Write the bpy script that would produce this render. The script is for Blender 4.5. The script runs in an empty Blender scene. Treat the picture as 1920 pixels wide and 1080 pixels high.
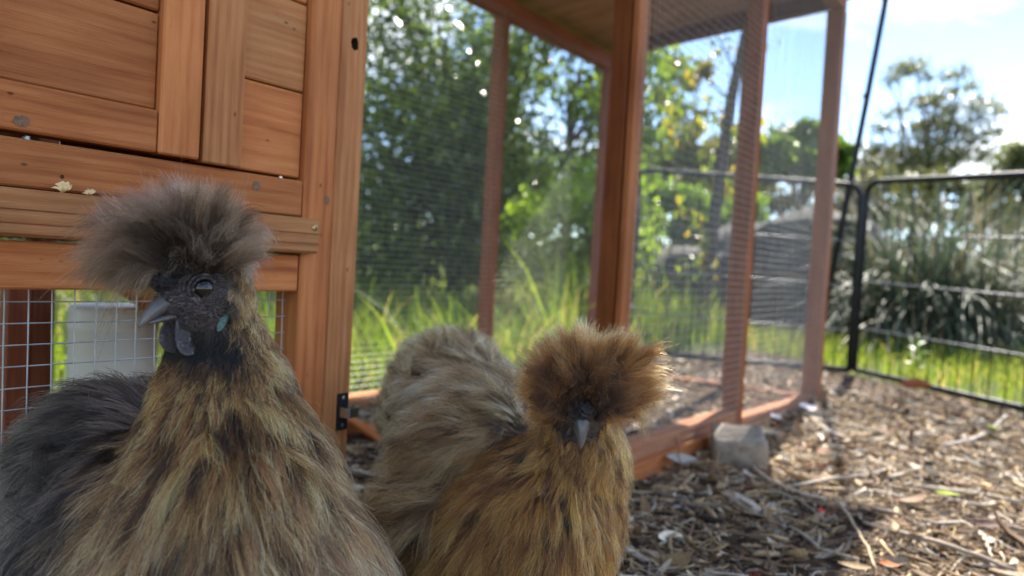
import bpy, bmesh, math, random
import numpy as np
from mathutils import Vector, Matrix
rng = np.random.default_rng(7)
random.seed(7)
C = bpy.context.scene.collection
sc = bpy.context.scene

# ------------------------------------------------------------------ camera, world, sun, exposure
F_PX, CAM_H, ROLL, PITCH = 1400.0, 0.297, 0.057, 0.030
fw = np.array([0, math.cos(PITCH), -math.sin(PITCH)])
up0 = np.array([0, math.sin(PITCH), math.cos(PITCH)]); rt0 = np.array([1.0, 0, 0])
UP = math.cos(ROLL) * up0 - math.sin(ROLL) * rt0
RT = math.cos(ROLL) * rt0 + math.sin(ROLL) * up0
EYE = np.array([0, 0, CAM_H])
cam = bpy.data.cameras.new('camera'); cam_o = bpy.data.objects.new('camera', cam); C.objects.link(cam_o)
cam.sensor_width = 36.0; cam.lens = 36.0 * F_PX / 1920
cam.clip_start = 0.02; cam.clip_end = 3000
m = Matrix.Identity(4)
for i in range(3):
    m[i][0], m[i][1], m[i][2], m[i][3] = RT[i], UP[i], -fw[i], EYE[i]
cam_o.matrix_world = m
cam.dof.use_dof = True; cam.dof.focus_distance = 0.43; cam.dof.aperture_fstop = 6.6
sc.camera = cam_o

SUN_AZ, SUN_EL = math.radians(27.5), math.radians(46.5)
world = bpy.data.worlds.new('World'); sc.world = world; world.use_nodes = True
wn = world.node_tree; wn.nodes.clear()
def N(tree, kind, **kw):
    n = tree.nodes.new(kind)
    for k, v in kw.items():
        if k.startswith('i_'):
            key = k[2:]
            key = int(key) if key.isdigit() else key
            n.inputs[key].default_value = v
        else: setattr(n, k, v)
    return n
sky = N(wn, 'ShaderNodeTexSky', sky_type='NISHITA', sun_disc=False, sun_elevation=SUN_EL, sun_rotation=SUN_AZ)
sky.air_density = 0.85; sky.dust_density = 0.0; sky.altitude = 1200; sky.ozone_density = 1.0
tc = N(wn, 'ShaderNodeTexCoord'); sep = N(wn, 'ShaderNodeSeparateXYZ'); wn.links.new(tc.outputs['Generated'], sep.inputs[0])
zz = N(wn, 'ShaderNodeMath', operation='MAXIMUM', i_1=0.02); wn.links.new(sep.outputs[2], zz.inputs[0])
zz2 = N(wn, 'ShaderNodeMath', operation='ADD', i_1=0.18); wn.links.new(zz.outputs[0], zz2.inputs[0])
comb = N(wn, 'ShaderNodeCombineXYZ')
for i in range(2):
    d = N(wn, 'ShaderNodeMath', operation='DIVIDE'); wn.links.new(sep.outputs[i], d.inputs[0]); wn.links.new(zz2.outputs[0], d.inputs[1])
    wn.links.new(d.outputs[0], comb.inputs[i])
cl = N(wn, 'ShaderNodeTexNoise', i_Scale=1.15, i_Detail=9.0, i_Roughness=0.58, i_Distortion=0.35)
off = N(wn, 'ShaderNodeVectorMath', operation='ADD'); off.inputs[1].default_value = (3.4, 1.9, 0.0)
wn.links.new(comb.outputs[0], off.inputs[0]); wn.links.new(off.outputs[0], cl.inputs['Vector'])
ramp = N(wn, 'ShaderNodeMapRange', interpolation_type='SMOOTHSTEP'); ramp.inputs[1].default_value = 0.47; ramp.inputs[2].default_value = 0.66
wn.links.new(cl.outputs[0], ramp.inputs[0])
cmul = N(wn, 'ShaderNodeMath', operation='MULTIPLY', i_1=0.85); wn.links.new(ramp.outputs[0], cmul.inputs[0])
mixc = N(wn, 'ShaderNodeMix', data_type='RGBA'); wn.links.new(cmul.outputs[0], mixc.inputs[0])
wn.links.new(sky.outputs[0], mixc.inputs[6]); mixc.inputs[7].default_value = (8.6, 8.8, 9.1, 1)
bg = N(wn, 'ShaderNodeBackground', i_Strength=0.098); wn.links.new(mixc.outputs[2], bg.inputs[0])
wo = N(wn, 'ShaderNodeOutputWorld'); wn.links.new(bg.outputs[0], wo.inputs[0])

sun = bpy.data.lights.new('sun', 'SUN'); sun.energy = 4.2; sun.angle = math.radians(0.6); sun.color = (1.0, 0.93, 0.82)
sun_o = bpy.data.objects.new('sun', sun); C.objects.link(sun_o)
sd = Vector((math.sin(SUN_AZ) * math.cos(SUN_EL), math.cos(SUN_AZ) * math.cos(SUN_EL), math.sin(SUN_EL)))
sun_o.rotation_euler = sd.to_track_quat('Z', 'Y').to_euler(); sun_o.location = sd * 20

vs = sc.view_settings
sc.display_settings.display_device = 'sRGB'
vs.view_transform = 'Standard'; vs.look = 'None'; vs.gamma = 1.0; vs.use_curve_mapping = False; vs.exposure = 1.9
cy = sc.cycles
cy.max_bounces = 8; cy.diffuse_bounces = 3; cy.glossy_bounces = 2; cy.transmission_bounces = 5; cy.transparent_max_bounces = 8
cy.caustics_reflective = False; cy.caustics_refractive = False

# ------------------------------------------------------------------ helpers
def at(px, py, Y):
    r = fw + RT * (px - 960) / F_PX + UP * (540 - py) / F_PX
    return EYE + r * (Y / r[1])
def on_ground(px, py, h=0.0):
    r = fw + RT * (px - 960) / F_PX + UP * (540 - py) / F_PX
    return EYE + r * ((h - CAM_H) / r[2])

def link(name, me, mat=None, parent=None):
    o = bpy.data.objects.new(name, me); C.objects.link(o)
    if mat is not None and len(me.materials) == 0: me.materials.append(mat)
    if parent is not None: o.parent = parent
    return o
def tag(o, label=None, cat=None, group=None, kind=None):
    if label: o['label'] = label
    if cat: o['category'] = cat
    if group: o['group'] = group
    if kind: o['kind'] = kind
    return o
def empty(name, loc=(0, 0, 0), rot=(0, 0, 0)):
    o = bpy.data.objects.new(name, None); C.objects.link(o); o.location = loc; o.rotation_euler = rot; o.empty_display_size = 0.05
    return o
def mesh_np(name, verts, faces, smooth=False):
    """faces: (n,3) or (n,4) array or a list of lists"""
    me = bpy.data.meshes.new(name)
    verts = np.asarray(verts, dtype=np.float32)
    if isinstance(faces, np.ndarray):
        n, k = faces.shape
        me.vertices.add(len(verts)); me.vertices.foreach_set('co', verts.ravel())
        me.loops.add(n * k); me.loops.foreach_set('vertex_index', faces.astype(np.int32).ravel())
        me.polygons.add(n); me.polygons.foreach_set('loop_start', np.arange(0, n * k, k, dtype=np.int32))
        me.update(calc_edges=True)
    else:
        me.from_pydata(verts.tolist(), [], faces); me.update()
    if smooth: me.polygons.foreach_set('use_smooth', np.ones(len(me.polygons), dtype=bool)); me.update()
    return me
def set_col(me, name, cols):
    a = me.attributes.new(name, 'FLOAT_COLOR', 'POINT')
    c = np.ones((len(cols), 4), dtype=np.float32); c[:, :3] = cols
    a.data.foreach_set('color', c.ravel())
class MB:
    def __init__(s): s.v = []; s.f = []; s.n = 0
    def add(s, v, f):
        s.v.append(np.asarray(v, float)); s.f += [[i + s.n for i in q] for q in f]; s.n += len(v)
    def tube(s, pts, rad, k=6, cap=True):
        v, f = tube(pts, rad, k, cap); s.add(v, f)
    def box(s, a, b):
        (x0, y0, z0), (x1, y1, z1) = a, b
        s.add([(x0,y0,z0),(x1,y0,z0),(x1,y1,z0),(x0,y1,z0),(x0,y0,z1),(x1,y0,z1),(x1,y1,z1),(x0,y1,z1)],
              [[0,3,2,1],[4,5,6,7],[0,1,5,4],[1,2,6,5],[2,3,7,6],[3,0,4,7]])
    def mesh(s, name, smooth=False): return mesh_np(name, np.concatenate(s.v), s.f, smooth)
    def build(s, name, mat, parent=None, smooth=False): return link(name, s.mesh(name, smooth), mat, parent)
def tube(pts, rad, k=6, cap=True):
    pts = np.asarray(pts, float); n = len(pts)
    rad = np.broadcast_to(np.asarray(rad, float), (n,))
    t = np.gradient(pts, axis=0); t /= np.linalg.norm(t, axis=1)[:, None] + 1e-12
    ref = np.eye(3)[int(np.argmin(np.abs(t).max(axis=0)))]
    v = []
    for i in range(n):
        a = np.cross(t[i], ref); a /= np.linalg.norm(a) + 1e-12; b = np.cross(t[i], a);
        for j in range(k):
            w = 2 * math.pi * j / k
            v.append(pts[i] + rad[i] * (a * math.cos(w) + b * math.sin(w)))
    f = [[i * k + j, i * k + (j + 1) % k, (i + 1) * k + (j + 1) % k, (i + 1) * k + j] for i in range(n - 1) for j in range(k)]
    if cap: f += [list(range(k))[::-1], [(n - 1) * k + j for j in range(k)]]
    return np.array(v), f

# ------------------------------------------------------------------ materials
def new_mat(name):
    mt = bpy.data.materials.new(name); mt.use_nodes = True
    t = mt.node_tree; t.nodes.clear()
    out = N(t, 'ShaderNodeOutputMaterial'); b = N(t, 'ShaderNodeBsdfPrincipled')
    t.links.new(b.outputs[0], out.inputs[0])
    return mt, t, b, out
def ramp_node(t, stops):
    r = N(t, 'ShaderNodeValToRGB'); e = r.color_ramp.elements
    while len(e) < len(stops): e.new(0.5)
    for i, (p, c) in enumerate(stops): e[i].position = p; e[i].color = (*c, 1)
    return r
def simple(name, col, rough=0.6, metal=0.0, noise=0.0, nscale=60, bump=0.0, spec=0.5):
    mt, t, b, out = new_mat(name)
    b.inputs['Roughness'].default_value = rough; b.inputs['Metallic'].default_value = metal
    b.inputs['Specular IOR Level'].default_value = spec
    tc = N(t, 'ShaderNodeTexCoord'); nz = N(t, 'ShaderNodeTexNoise', i_Scale=nscale, i_Detail=5.0)
    t.links.new(tc.outputs['Object'], nz.inputs['Vector'])
    c = np.array(col)
    r = ramp_node(t, [(0.25, tuple(c * (1 - noise))), (0.75, tuple(np.minimum(c * (1 + noise), 1)))])
    t.links.new(nz.outputs[0], r.inputs[0]); t.links.new(r.outputs[0], b.inputs['Base Color'])
    if bump:
        bp = N(t, 'ShaderNodeBump', i_Strength=bump, i_Distance=0.002); t.links.new(nz.outputs[0], bp.inputs['Height']); t.links.new(bp.outputs[0], b.inputs['Normal'])
    return mt
def wood(name, light, mid, dark, ring=260.0, fuzz=0.75):
    """grain runs along the local X axis of each piece"""
    mt, t, b, out = new_mat(name); L = t.links.new
    tc = N(t, 'ShaderNodeTexCoord'); oi = N(t, 'ShaderNodeObjectInfo')
    mul = N(t, 'ShaderNodeVectorMath', operation='SCALE'); mul.inputs[0].default_value = (7.3, 3.1, 5.7); L(oi.outputs['Random'], mul.inputs['Scale'])
    add = N(t, 'ShaderNodeVectorMath', operation='ADD'); L(tc.outputs['Object'], add.inputs[0]); L(mul.outputs[0], add.inputs[1])
    def scaled(s):
        v = N(t, 'ShaderNodeVectorMath', operation='MULTIPLY'); v.inputs[1].default_value = s; L(add.outputs[0], v.inputs[0]); return v.outputs[0]
    warp = N(t, 'ShaderNodeTexNoise', i_Scale=1.0, i_Detail=3.0); L(scaled((5.0, 26.0, 26.0)), warp.inputs['Vector'])
    sp = N(t, 'ShaderNodeSeparateXYZ'); L(add.outputs[0], sp.inputs[0])
    yz = N(t, 'ShaderNodeMath', operation='MULTIPLY_ADD', i_1=0.8); L(sp.outputs[1], yz.inputs[0]); L(sp.outputs[2], yz.inputs[2])
    wa = N(t, 'ShaderNodeMath', operation='MULTIPLY_ADD', i_1=0.03); L(warp.outputs[0], wa.inputs[0]); L(yz.outputs[0], wa.inputs[2])
    rg = N(t, 'ShaderNodeMath', operation='MULTIPLY', i_1=ring * 2.6); L(wa.outputs[0], rg.inputs[0])
    sn = N(t, 'ShaderNodeMath', operation='SINE'); L(rg.outputs[0], sn.inputs[0])
    st = N(t, 'ShaderNodeTexNoise', i_Scale=1.0, i_Detail=7.0, i_Roughness=0.65); L(scaled((7.0, 240.0, 240.0)), st.inputs['Vector'])
    big = N(t, 'ShaderNodeTexNoise', i_Scale=1.0, i_Detail=2.0); L(scaled((9.0, 22.0, 22.0)), big.inputs['Vector'])
    f1 = N(t, 'ShaderNodeMath', operation='MULTIPLY_ADD', i_1=0.055, i_2=0.10); L(sn.outputs[0], f1.inputs[0]); 
    f2 = N(t, 'ShaderNodeMath', operation='MULTIPLY_ADD', i_1=0.72); L(st.outputs[0], f2.inputs[0]); L(f1.outputs[0], f2.inputs[2])
    f3 = N(t, 'ShaderNodeMath', operation='MULTIPLY_ADD', i_1=0.5); L(big.outputs[0], f3.inputs[0]); L(f2.outputs[0], f3.inputs[2])
    r = ramp_node(t, [(0.42, dark), (0.66, mid), (0.90, light)]); L(f3.outputs[0], r.inputs[0])
    hv = N(t, 'ShaderNodeHueSaturation'); L(r.outputs[0], hv.inputs['Color'])
    vv = N(t, 'ShaderNodeMapRange'); vv.inputs[3].default_value = 0.76; vv.inputs[4].default_value = 1.16; L(oi.outputs['Random'], vv.inputs[0]); L(vv.outputs[0], hv.inputs['Value'])
    # small dark specks
    vo = N(t, 'ShaderNodeTexVoronoi', i_Scale=1.0); L(scaled((38, 70, 70)), vo.inputs['Vector'])
    sk = N(t, 'ShaderNodeMapRange'); sk.inputs[1].default_value = 0.035; sk.inputs[2].default_value = 0.09; sk.inputs[3].default_value = 0.35; L(vo.outputs['Distance'], sk.inputs[0])
    mm = N(t, 'ShaderNodeMix', data_type='RGBA', blend_type='MULTIPLY'); mm.inputs[0].default_value = 1.0; L(hv.outputs[0], mm.inputs[6]); L(sk.outputs[0], mm.inputs[7])
    fz = N(t, 'ShaderNodeTexNoise', i_Scale=1.0, i_Detail=5.0, i_Roughness=0.75); L(scaled((45.0, 1100.0, 1100.0)), fz.inputs['Vector'])
    fm = N(t, 'ShaderNodeMapRange'); fm.inputs[1].default_value = 0.60; fm.inputs[2].default_value = 0.78; fm.inputs[4].default_value = 0.26; L(fz.outputs[0], fm.inputs[0])
    st2 = N(t, 'ShaderNodeTexNoise', i_Scale=1.0, i_Detail=4.0, i_Roughness=0.6); L(scaled((11.0, 30.0, 30.0)), st2.inputs['Vector'])
    dm = N(t, 'ShaderNodeMapRange'); dm.inputs[1].default_value = 0.35; dm.inputs[2].default_value = 0.62; dm.inputs[3].default_value = 0.80; L(st2.outputs[0], dm.inputs[0])
    m3 = N(t, 'ShaderNodeMix', data_type='RGBA', blend_type='MULTIPLY'); m3.inputs[0].default_value = 1.0; L(mm.outputs[2], m3.inputs[6]); L(dm.outputs[0], m3.inputs[7])
    m4 = N(t, 'ShaderNodeMix', data_type='RGBA'); L(fm.outputs[0], m4.inputs[0]); L(m3.outputs[2], m4.inputs[6]); m4.inputs[7].default_value = (*[min(1, x * 1.35 + 0.05) for x in light], 1)
    L(m4.outputs[2], b.inputs['Base Color'])
    b.inputs['Roughness'].default_value = 0.62; b.inputs['Specular IOR Level'].default_value = 0.16
    fine = N(t, 'ShaderNodeTexNoise', i_Scale=1.0, i_Detail=4.0, i_Roughness=0.7); L(scaled((60.0, 900.0, 900.0)), fine.inputs['Vector'])
    hh = N(t, 'ShaderNodeMath', operation='MULTIPLY_ADD', i_1=0.6); L(fine.outputs[0], hh.inputs[0]); L(f3.outputs[0], hh.inputs[2])
    bp = N(t, 'ShaderNodeBump', i_Strength=fuzz, i_Distance=0.0012); L(hh.outputs[0], bp.inputs['Height']); L(bp.outputs[0], b.inputs['Normal'])
    return mt
def attr_mat(name, rough=0.6, trans=0.0, spec=0.4, attr='Col', noise=0.0, ns=200.0):
    mt, t, b, out = new_mat(name); L = t.links.new
    a = N(t, 'ShaderNodeAttribute', attribute_name=attr)
    col = a.outputs['Color']
    if noise:
        tc = N(t, 'ShaderNodeTexCoord'); nz = N(t, 'ShaderNodeTexNoise', i_Scale=ns, i_Detail=4.0); L(tc.outputs['Object'], nz.inputs['Vector'])
        mr = N(t, 'ShaderNodeMapRange'); mr.inputs[1].default_value = 0.3; mr.inputs[2].default_value = 0.7; mr.inputs[3].default_value = 1 - noise; mr.inputs[4].default_value = 1 + noise
        L(nz.outputs[0], mr.inputs[0])
        mx = N(t, 'ShaderNodeMix', data_type='RGBA', blend_type='MULTIPLY'); mx.inputs[0].default_value = 1.0; L(col, mx.inputs[6]); L(mr.outputs[0], mx.inputs[7]); col = mx.outputs[2]
    L(col, b.inputs['Base Color']); b.inputs['Roughness'].default_value = rough; b.inputs['Specular IOR Level'].default_value = spec
    if trans:
        tr = N(t, 'ShaderNodeBsdfTranslucent'); br = N(t, 'ShaderNodeMix', data_type='RGBA', blend_type='MULTIPLY'); br.inputs[0].default_value = 1.0
        L(col, br.inputs[6]); br.inputs[7].default_value = (1.9, 1.9, 0.9, 1) if trans > 0.3 else (1.3, 1.25, 1.1, 1)
        L(br.outputs[2], tr.inputs[0])
        ms = N(t, 'ShaderNodeMixShader'); ms.inputs[0].default_value = trans; L(b.outputs[0], ms.inputs[1]); L(tr.outputs[0], ms.inputs[2]); L(ms.outputs[0], out.inputs[0])
    return mt

M = {}
M['wood'] = wood('stained_fir', (0.58, 0.225, 0.078), (0.47, 0.155, 0.048), (0.28, 0.072, 0.022))
M['wood_pale'] = wood('stained_pine', (0.56, 0.262, 0.104), (0.46, 0.182, 0.065), (0.29, 0.092, 0.032), ring=330)
M['wood_run_shaded'] = wood('shaded_run_wood', (0.33, 0.105, 0.026), (0.26, 0.072, 0.017), (0.16, 0.040, 0.010))  # same stain as the house, with backlit shade put into the colour
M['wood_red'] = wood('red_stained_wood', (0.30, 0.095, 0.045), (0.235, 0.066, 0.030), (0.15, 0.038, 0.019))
M['ply'] = wood('roof_plywood', (0.52, 0.32, 0.255), (0.44, 0.255, 0.20), (0.31, 0.175, 0.135), ring=120)
M['knot'] = simple('knot_wood', (0.16, 0.085, 0.045), 0.7, noise=0.5, nscale=350, bump=0.4)
M['hole'] = simple('dark_knot_hole', (0.03, 0.017, 0.01), 0.9, noise=0.4, nscale=300)
M['wire'] = simple('galvanised_wire', (0.42, 0.43, 0.42), 0.5, metal=0.35, noise=0.2, nscale=90)
M['wire_dimmed'] = simple('sunlit_wire_dimmed', (0.33, 0.335, 0.33), 0.55, metal=0.25, noise=0.25, nscale=90, spec=0.3)  # same wire, colour darkened to tone down glare on the sunlit netting
M['black_metal'] = simple('black_powder_coat', (0.012, 0.015, 0.021), 0.55, noise=0.2, spec=0.3)
M['bar_metal'] = simple('dark_wire_coat', (0.016, 0.018, 0.022), 0.55, noise=0.2, spec=0.3)
M['rail_metal'] = simple('grey_wire_coat', (0.11, 0.115, 0.145), 0.48, metal=0.3, noise=0.15)
M['chrome'] = simple('bright_steel', (0.62, 0.62, 0.60), 0.22, metal=1.0, noise=0.1)
M['brass'] = simple('brass_screw', (0.55, 0.38, 0.16), 0.32, metal=0.85, noise=0.2, nscale=500)
M['white_plastic'] = simple('white_plastic', (0.80, 0.76, 0.68), 0.45, noise=0.05, nscale=12)
M['shaving'] = simple('pale_shavings', (0.72, 0.50, 0.24), 0.7, noise=0.25, nscale=300)
M['roof'] = simple('roof_felt', (0.06, 0.065, 0.06), 0.9, noise=0.3, nscale=300, bump=0.5)
M['stone'] = None

# ------------------------------------------------------------------ coop frame of reference (s along the front, v into the depth)
P0 = np.array([0.1736, 1.0514, 0.0]); ANG = math.radians(36.3)
U = np.array([math.sin(ANG), math.cos(ANG), 0]); V = np.array([-math.cos(ANG), math.sin(ANG), 0])
COOP_ROT = math.pi / 2 - ANG
def sv(x, y):
    dx, dy = x - P0[0], y - P0[1]
    return dx * U[0] + dy * U[1], dx * V[0] + dy * V[1]
def wp(s, v, z): return P0 + U * s + V * v + np.array([0, 0, z])

# ------------------------------------------------------------------ ground
def vnoise(x, y, f, seed):
    r = np.random.default_rng(seed); tot = 0
    for i in range(7):
        a = r.uniform(0, 2 * np.pi); k = f * r.uniform(0.6, 1.7); ph = r.uniform(0, 6.28)
        tot = tot + np.sin((x * np.cos(a) + y * np.sin(a)) * k + ph)
    return tot / 7
FA, FB = np.array([1.165, 2.505]), np.array([1.352, 1.60])      # right hand playpen panel, on the ground
FC = np.array([0.425, 2.722]); FD = np.array([1.135, 2.478])      # far playpen panel
def left_of(a, b, x, y): return (b[0] - a[0]) * (y - a[1]) - (b[1] - a[1]) * (x - a[0])
def in_mulch(x, y):
    s, v = sv(x, y)
    inside_far = left_of(FC, FD, x, y) < 0.0
    inside_right = left_of(FA, FB, x, y) < 0.0
    inside_right = np.where(y < 1.6, left_of(FB, FB + np.array([0.3, -1.2]), x, y) < 0, inside_right)
    return inside_right & np.where(v > 0.64, inside_far & (x > 0.40) & (s > 0.75), inside_far | (v < 0.64))
def ground_h(x, y):
    near = np.exp(-((x - 0.4) ** 2 + (y - 1.4) ** 2) / 9.0)
    return near * (0.006 * vnoise(x, y, 9, 3) + 0.004 * vnoise(x, y, 30, 5)) - 0.006
t_ = np.linspace(-1, 1, 241); ax_ = np.sinh(8 * t_) / math.sinh(8) * 900
gx, gy = np.meshgrid(0.4 + ax_, 1.5 + ax_, indexing='ij'); gz = ground_h(gx, gy)
n_ = len(t_); idx = np.arange(n_ * n_).reshape(n_, n_)
gf = np.stack([idx[:-1, :-1].ravel(), idx[1:, :-1].ravel(), idx[1:, 1:].ravel(), idx[:-1, 1:].ravel()], 1)
gme = mesh_np('ground', np.stack([gx.ravel(), gy.ravel(), gz.ravel()], 1), gf, True)
mk = in_mulch(gx.ravel(), gy.ravel())
gc = np.where(mk[:, None], np.array([0.075, 0.05, 0.034]), np.array([0.055, 0.07, 0.022]))
set_col(gme, 'Col', gc)
tag(link('ground', gme, attr_mat('soil', 0.95, noise=0.5, ns=90.0, spec=0.15)), kind='structure')

# ------------------------------------------------------------------ chicken coop
coop = tag(empty('chicken_coop', P0, (0, 0, COOP_ROT)), 'orange stained timber chicken coop with raised house and wire mesh run', 'chicken coop')
_plank_cache = {}
def plank_mesh(L, W, D, bev=0.0012, warp=0.0):
    """box L along X, W along Y, D along Z, edges eased"""
    key = (round(L, 4), round(W, 4), round(D, 4), bev)
    if key in _plank_cache: return _plank_cache[key]
    bm = bmesh.new(); bmesh.ops.create_cube(bm, size=1.0)
    bmesh.ops.scale(bm, vec=(L, W, D), verts=bm.verts)
    if bev: bmesh.ops.bevel(bm, geom=list(bm.edges), offset=min(bev, D * 0.2, W * 0.2), segments=1, affect='EDGES')
    me = bpy.data.meshes.new('plank'); bm.to_mesh(me); bm.free(); _plank_cache[key] = me
    return me
def piece(name, s, v, z, axis, mat='wood', parent=None, rot=None, bev=0.0012, kind=None, label=None):
    """one timber piece filling the ranges s, v, z (coop frame), grain along axis"""
    (s0, s1), (v0, v1), (z0, z1) = s, v, z
    c = ((s0 + s1) / 2, (v0 + v1) / 2, (z0 + z1) / 2); ds, dv, dz = s1 - s0, v1 - v0, z1 - z0
    if axis == 's': me = plank_mesh(ds, dv, dz, bev); r = (0, 0, 0)
    elif axis == 'z': me = plank_mesh(dz, dv, ds, bev); r = (0, -math.pi / 2, 0)
    else: me = plank_mesh(dv, ds, dz, bev); r = (0, 0, math.pi / 2)
    if len(me.materials) == 0: me.materials.append(M[mat])
    o = link(name, me, None, parent or coop)
    if me.materials[0] != M[mat]:
        me2 = me.copy(); me2.materials[0] = M[mat]; o.data = me2
    o.location = c
    o.rotation_euler = r
    if rot: o.rotation_euler = (r[0] + rot[0], r[1] + rot[1], r[2] + rot[2])
    if parent is not None and parent is not coop: o.location = Vector(c) - parent.location
    if label: o['label'] = label
    return o
J = lambda a=0.0006: random.uniform(-a, a)
TOP = 0.985
# corner posts of the house (front face at v = 0)
piece('post', (-0.5755, -0.5463), (0, 0.030), (-0.02, 1.00), 'z', 'wood')
rp = piece('post', (-0.5457, -0.5175), (0.0004, 0.030), (-0.02, 1.00), 'z', 'wood_pale', label='corner post with a dark knot hole')
def irregular_disc(r, n=18, jit=0.18, sx=1.0, sz=1.0, seed=1):
    q = random.Random(seed); return [(r * sx * math.cos(6.2832 * i / n) * (1 + q.uniform(-jit, jit)), r * sz * math.sin(6.2832 * i / n) * (1 + q.uniform(-jit, jit))) for i in range(n)]
def knot_on(parent_piece, s, v, z, r, depth, mat, name='knot', seed=1, sx=1.0, sz=1.3):
    """a shallow bowl let into / standing on a board, facing the camera side (-v); sub-part of the board"""
    ring = irregular_disc(r, 18, 0.14, sx, sz, seed); b = MB()
    vs_ = [(a, -0.0004, c) for a, c in ring] + [(a * 0.7, depth * 0.7, c * 0.7) for a, c in ring] + [(0, depth, 0)]
    fs = [[i, (i + 1) % 18, 18 + (i + 1) % 18, 18 + i] for i in range(18)] + [[18 + i, 18 + (i + 1) % 18, 36] for i in range(18)]
    me = mesh_np(name, np.array(vs_), fs, True); o = link(name, me, M[mat], parent_piece)
    o.matrix_parent_inverse = parent_piece.matrix_basis.inverted(); o.location = (s, v, z)
    return o
# real knot hole cut through the right corner post
bm = bmesh.new(); ring = irregular_disc(0.0043, 18, 0.16, 1.0, 1.45, 4)
lo = [bm.verts.new((a, -0.01, c)) for a, c in ring]; hi = [bm.verts.new((a * 0.8, 0.0155, c * 0.8)) for a, c in ring]
bm.faces.new(lo); bm.faces.new(hi[::-1])
for i in range(18): bm.faces.new([lo[(i + 1) % 18], lo[i], hi[i], hi[(i + 1) % 18]])
bmesh.ops.recalc_face_normals(bm, faces=bm.faces)
cme = bpy.data.meshes.new('cut'); bm.to_mesh(cme); bm.free(); cme.materials.append(M['hole'])
cut = bpy.data.objects.new('cut', cme); C.objects.link(cut); cut.parent = coop; cut.location = (-0.5312, 0.0, 0.4727)
bpy.context.view_layer.update()
rp.data = rp.data.copy(); bo = rp.modifiers.new('hole', 'BOOLEAN'); bo.object = cut; bo.operation = 'DIFFERENCE'; bo.solver = 'EXACT'
bo.material_mode = 'TRANSFER'
dg = bpy.context.evaluated_depsgraph_get(); nm = bpy.data.meshes.new_from_object(rp.evaluated_get(dg)); rp.modifiers.clear(); rp.data = nm
bpy.data.objects.remove(cut)
knot_on(bpy.data.objects['post'], -0.5530, 0.0, 0.3414, 0.0026, -0.0006, 'knot', seed=3)
# house front: boards behind the trims, the door, the rails below it
zb = [0.3556, 0.4228, 0.4912, 0.5596, 0.628, 0.6964, 0.7648, 0.8332, 0.9016, 0.97]
for z0, z1 in zip(zb[:-1], zb[1:]):
    piece('plank', (-0.6636 + J(), -0.5762), (0.006 + J(), 0.016), (z0 + 0.0006, z1 - 0.0008), 's', 'wood' if int(z0 * 100) % 2 else 'wood_pale')
piece('trim', (-0.6642, -0.6345), (-0.0045, 0.0055), (0.3556, 0.985), 'z', 'wood_pale')
door = empty('door', (-0.85, 0, 0.6)); door.parent = coop
piece('stile', (-0.6955, -0.6668), (-0.0040, 0.016), (0.3570, 0.86), 'z', 'wood', door)
piece('stile', (-1.035, -1.005), (-0.0040, 0.016), (0.3570, 0.86), 'z', 'wood', door)
br = piece('rail', (-1.0045, -0.6960), (-0.0030, 0.016), (0.3572, 0.3846), 's', 'wood', door)
piece('rail', (-1.0045, -0.6960), (-0.0030, 0.016), (0.83, 0.86), 's', 'wood', door)
for z0, z1 in ((0.3852, 0.4474), (0.4490, 0.515), (0.5166, 0.583), (0.5846, 0.652), (0.6536, 0.72), (0.7216, 0.8294)):
    piece('plank', (-1.0045, -0.6960), (0.0010 + J(0.0004), 0.010), (z0, z1), 's', 'wood', door)
bpy.context.view_layer.update()
kn = knot_on(br, -0.7752 , -0.0030, 0.3607 + 0.0022, 0.0035, -0.0005, 'knot', seed=5, sx=1.25, sz=0.9)
kn.matrix_parent_inverse = (door.matrix_basis @ br.matrix_basis).inverted()
for z0, z1 in ((0.3552, 0.4228), (0.4236, 0.491), (0.492, 0.56), (0.561, 0.628), (0.629, 0.70), (0.701, 0.77), (0.771, 0.84)):
    piece('plank', (-1.25, -1.040), (0.006, 0.016), (z0, z1), 's', 'wood')
piece('plank', (-1.25, -0.6660), (0.006, 0.016), (0.865, 0.97), 's', 'wood')
piece('gap_blocker', (-1.245, -0.800), (0.025, 0.045), (0.330, 0.385), 's', 'wood_red'); piece('gap_blocker', (-0.735, -0.580), (0.025, 0.045), (0.330, 0.385), 's', 'wood_red')  # pieces added inside to block light showing through the gap below the door
b1 = piece('rail', (-1.25, -0.5762), (0.0004, 0.022), (0.3259, 0.3537), 's', 'wood')
b2 = piece('rail', (-1.25, -0.5655), (-0.0100, -0.0002), (0.2974, 0.3247), 's', 'wood_pale', bev=0.0022)
b3 = piece('rail', (-1.25, -0.5764), (0.0010, 0.022), (0.2670, 0.2953), 's', 'wood')
# saw cuts scored along the ledge batten
for zc in (0.3128, 0.3050):
    g = piece('groove', (-1.249, -0.5665), (-0.01035, -0.0096), (zc - 0.0003, zc + 0.0003), 's', 'wood_red', bev=0)
bpy.context.view_layer.update()
knot_on(b1, -0.6185, 0.0004, 0.3450, 0.0032, -0.0005, 'knot', seed=8, sx=1.1, sz=1.1)
knot_on(b1, -0.7512, 0.0004, 0.3345, 0.0010, -0.0003, 'hole', 'knot', seed=9)
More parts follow.
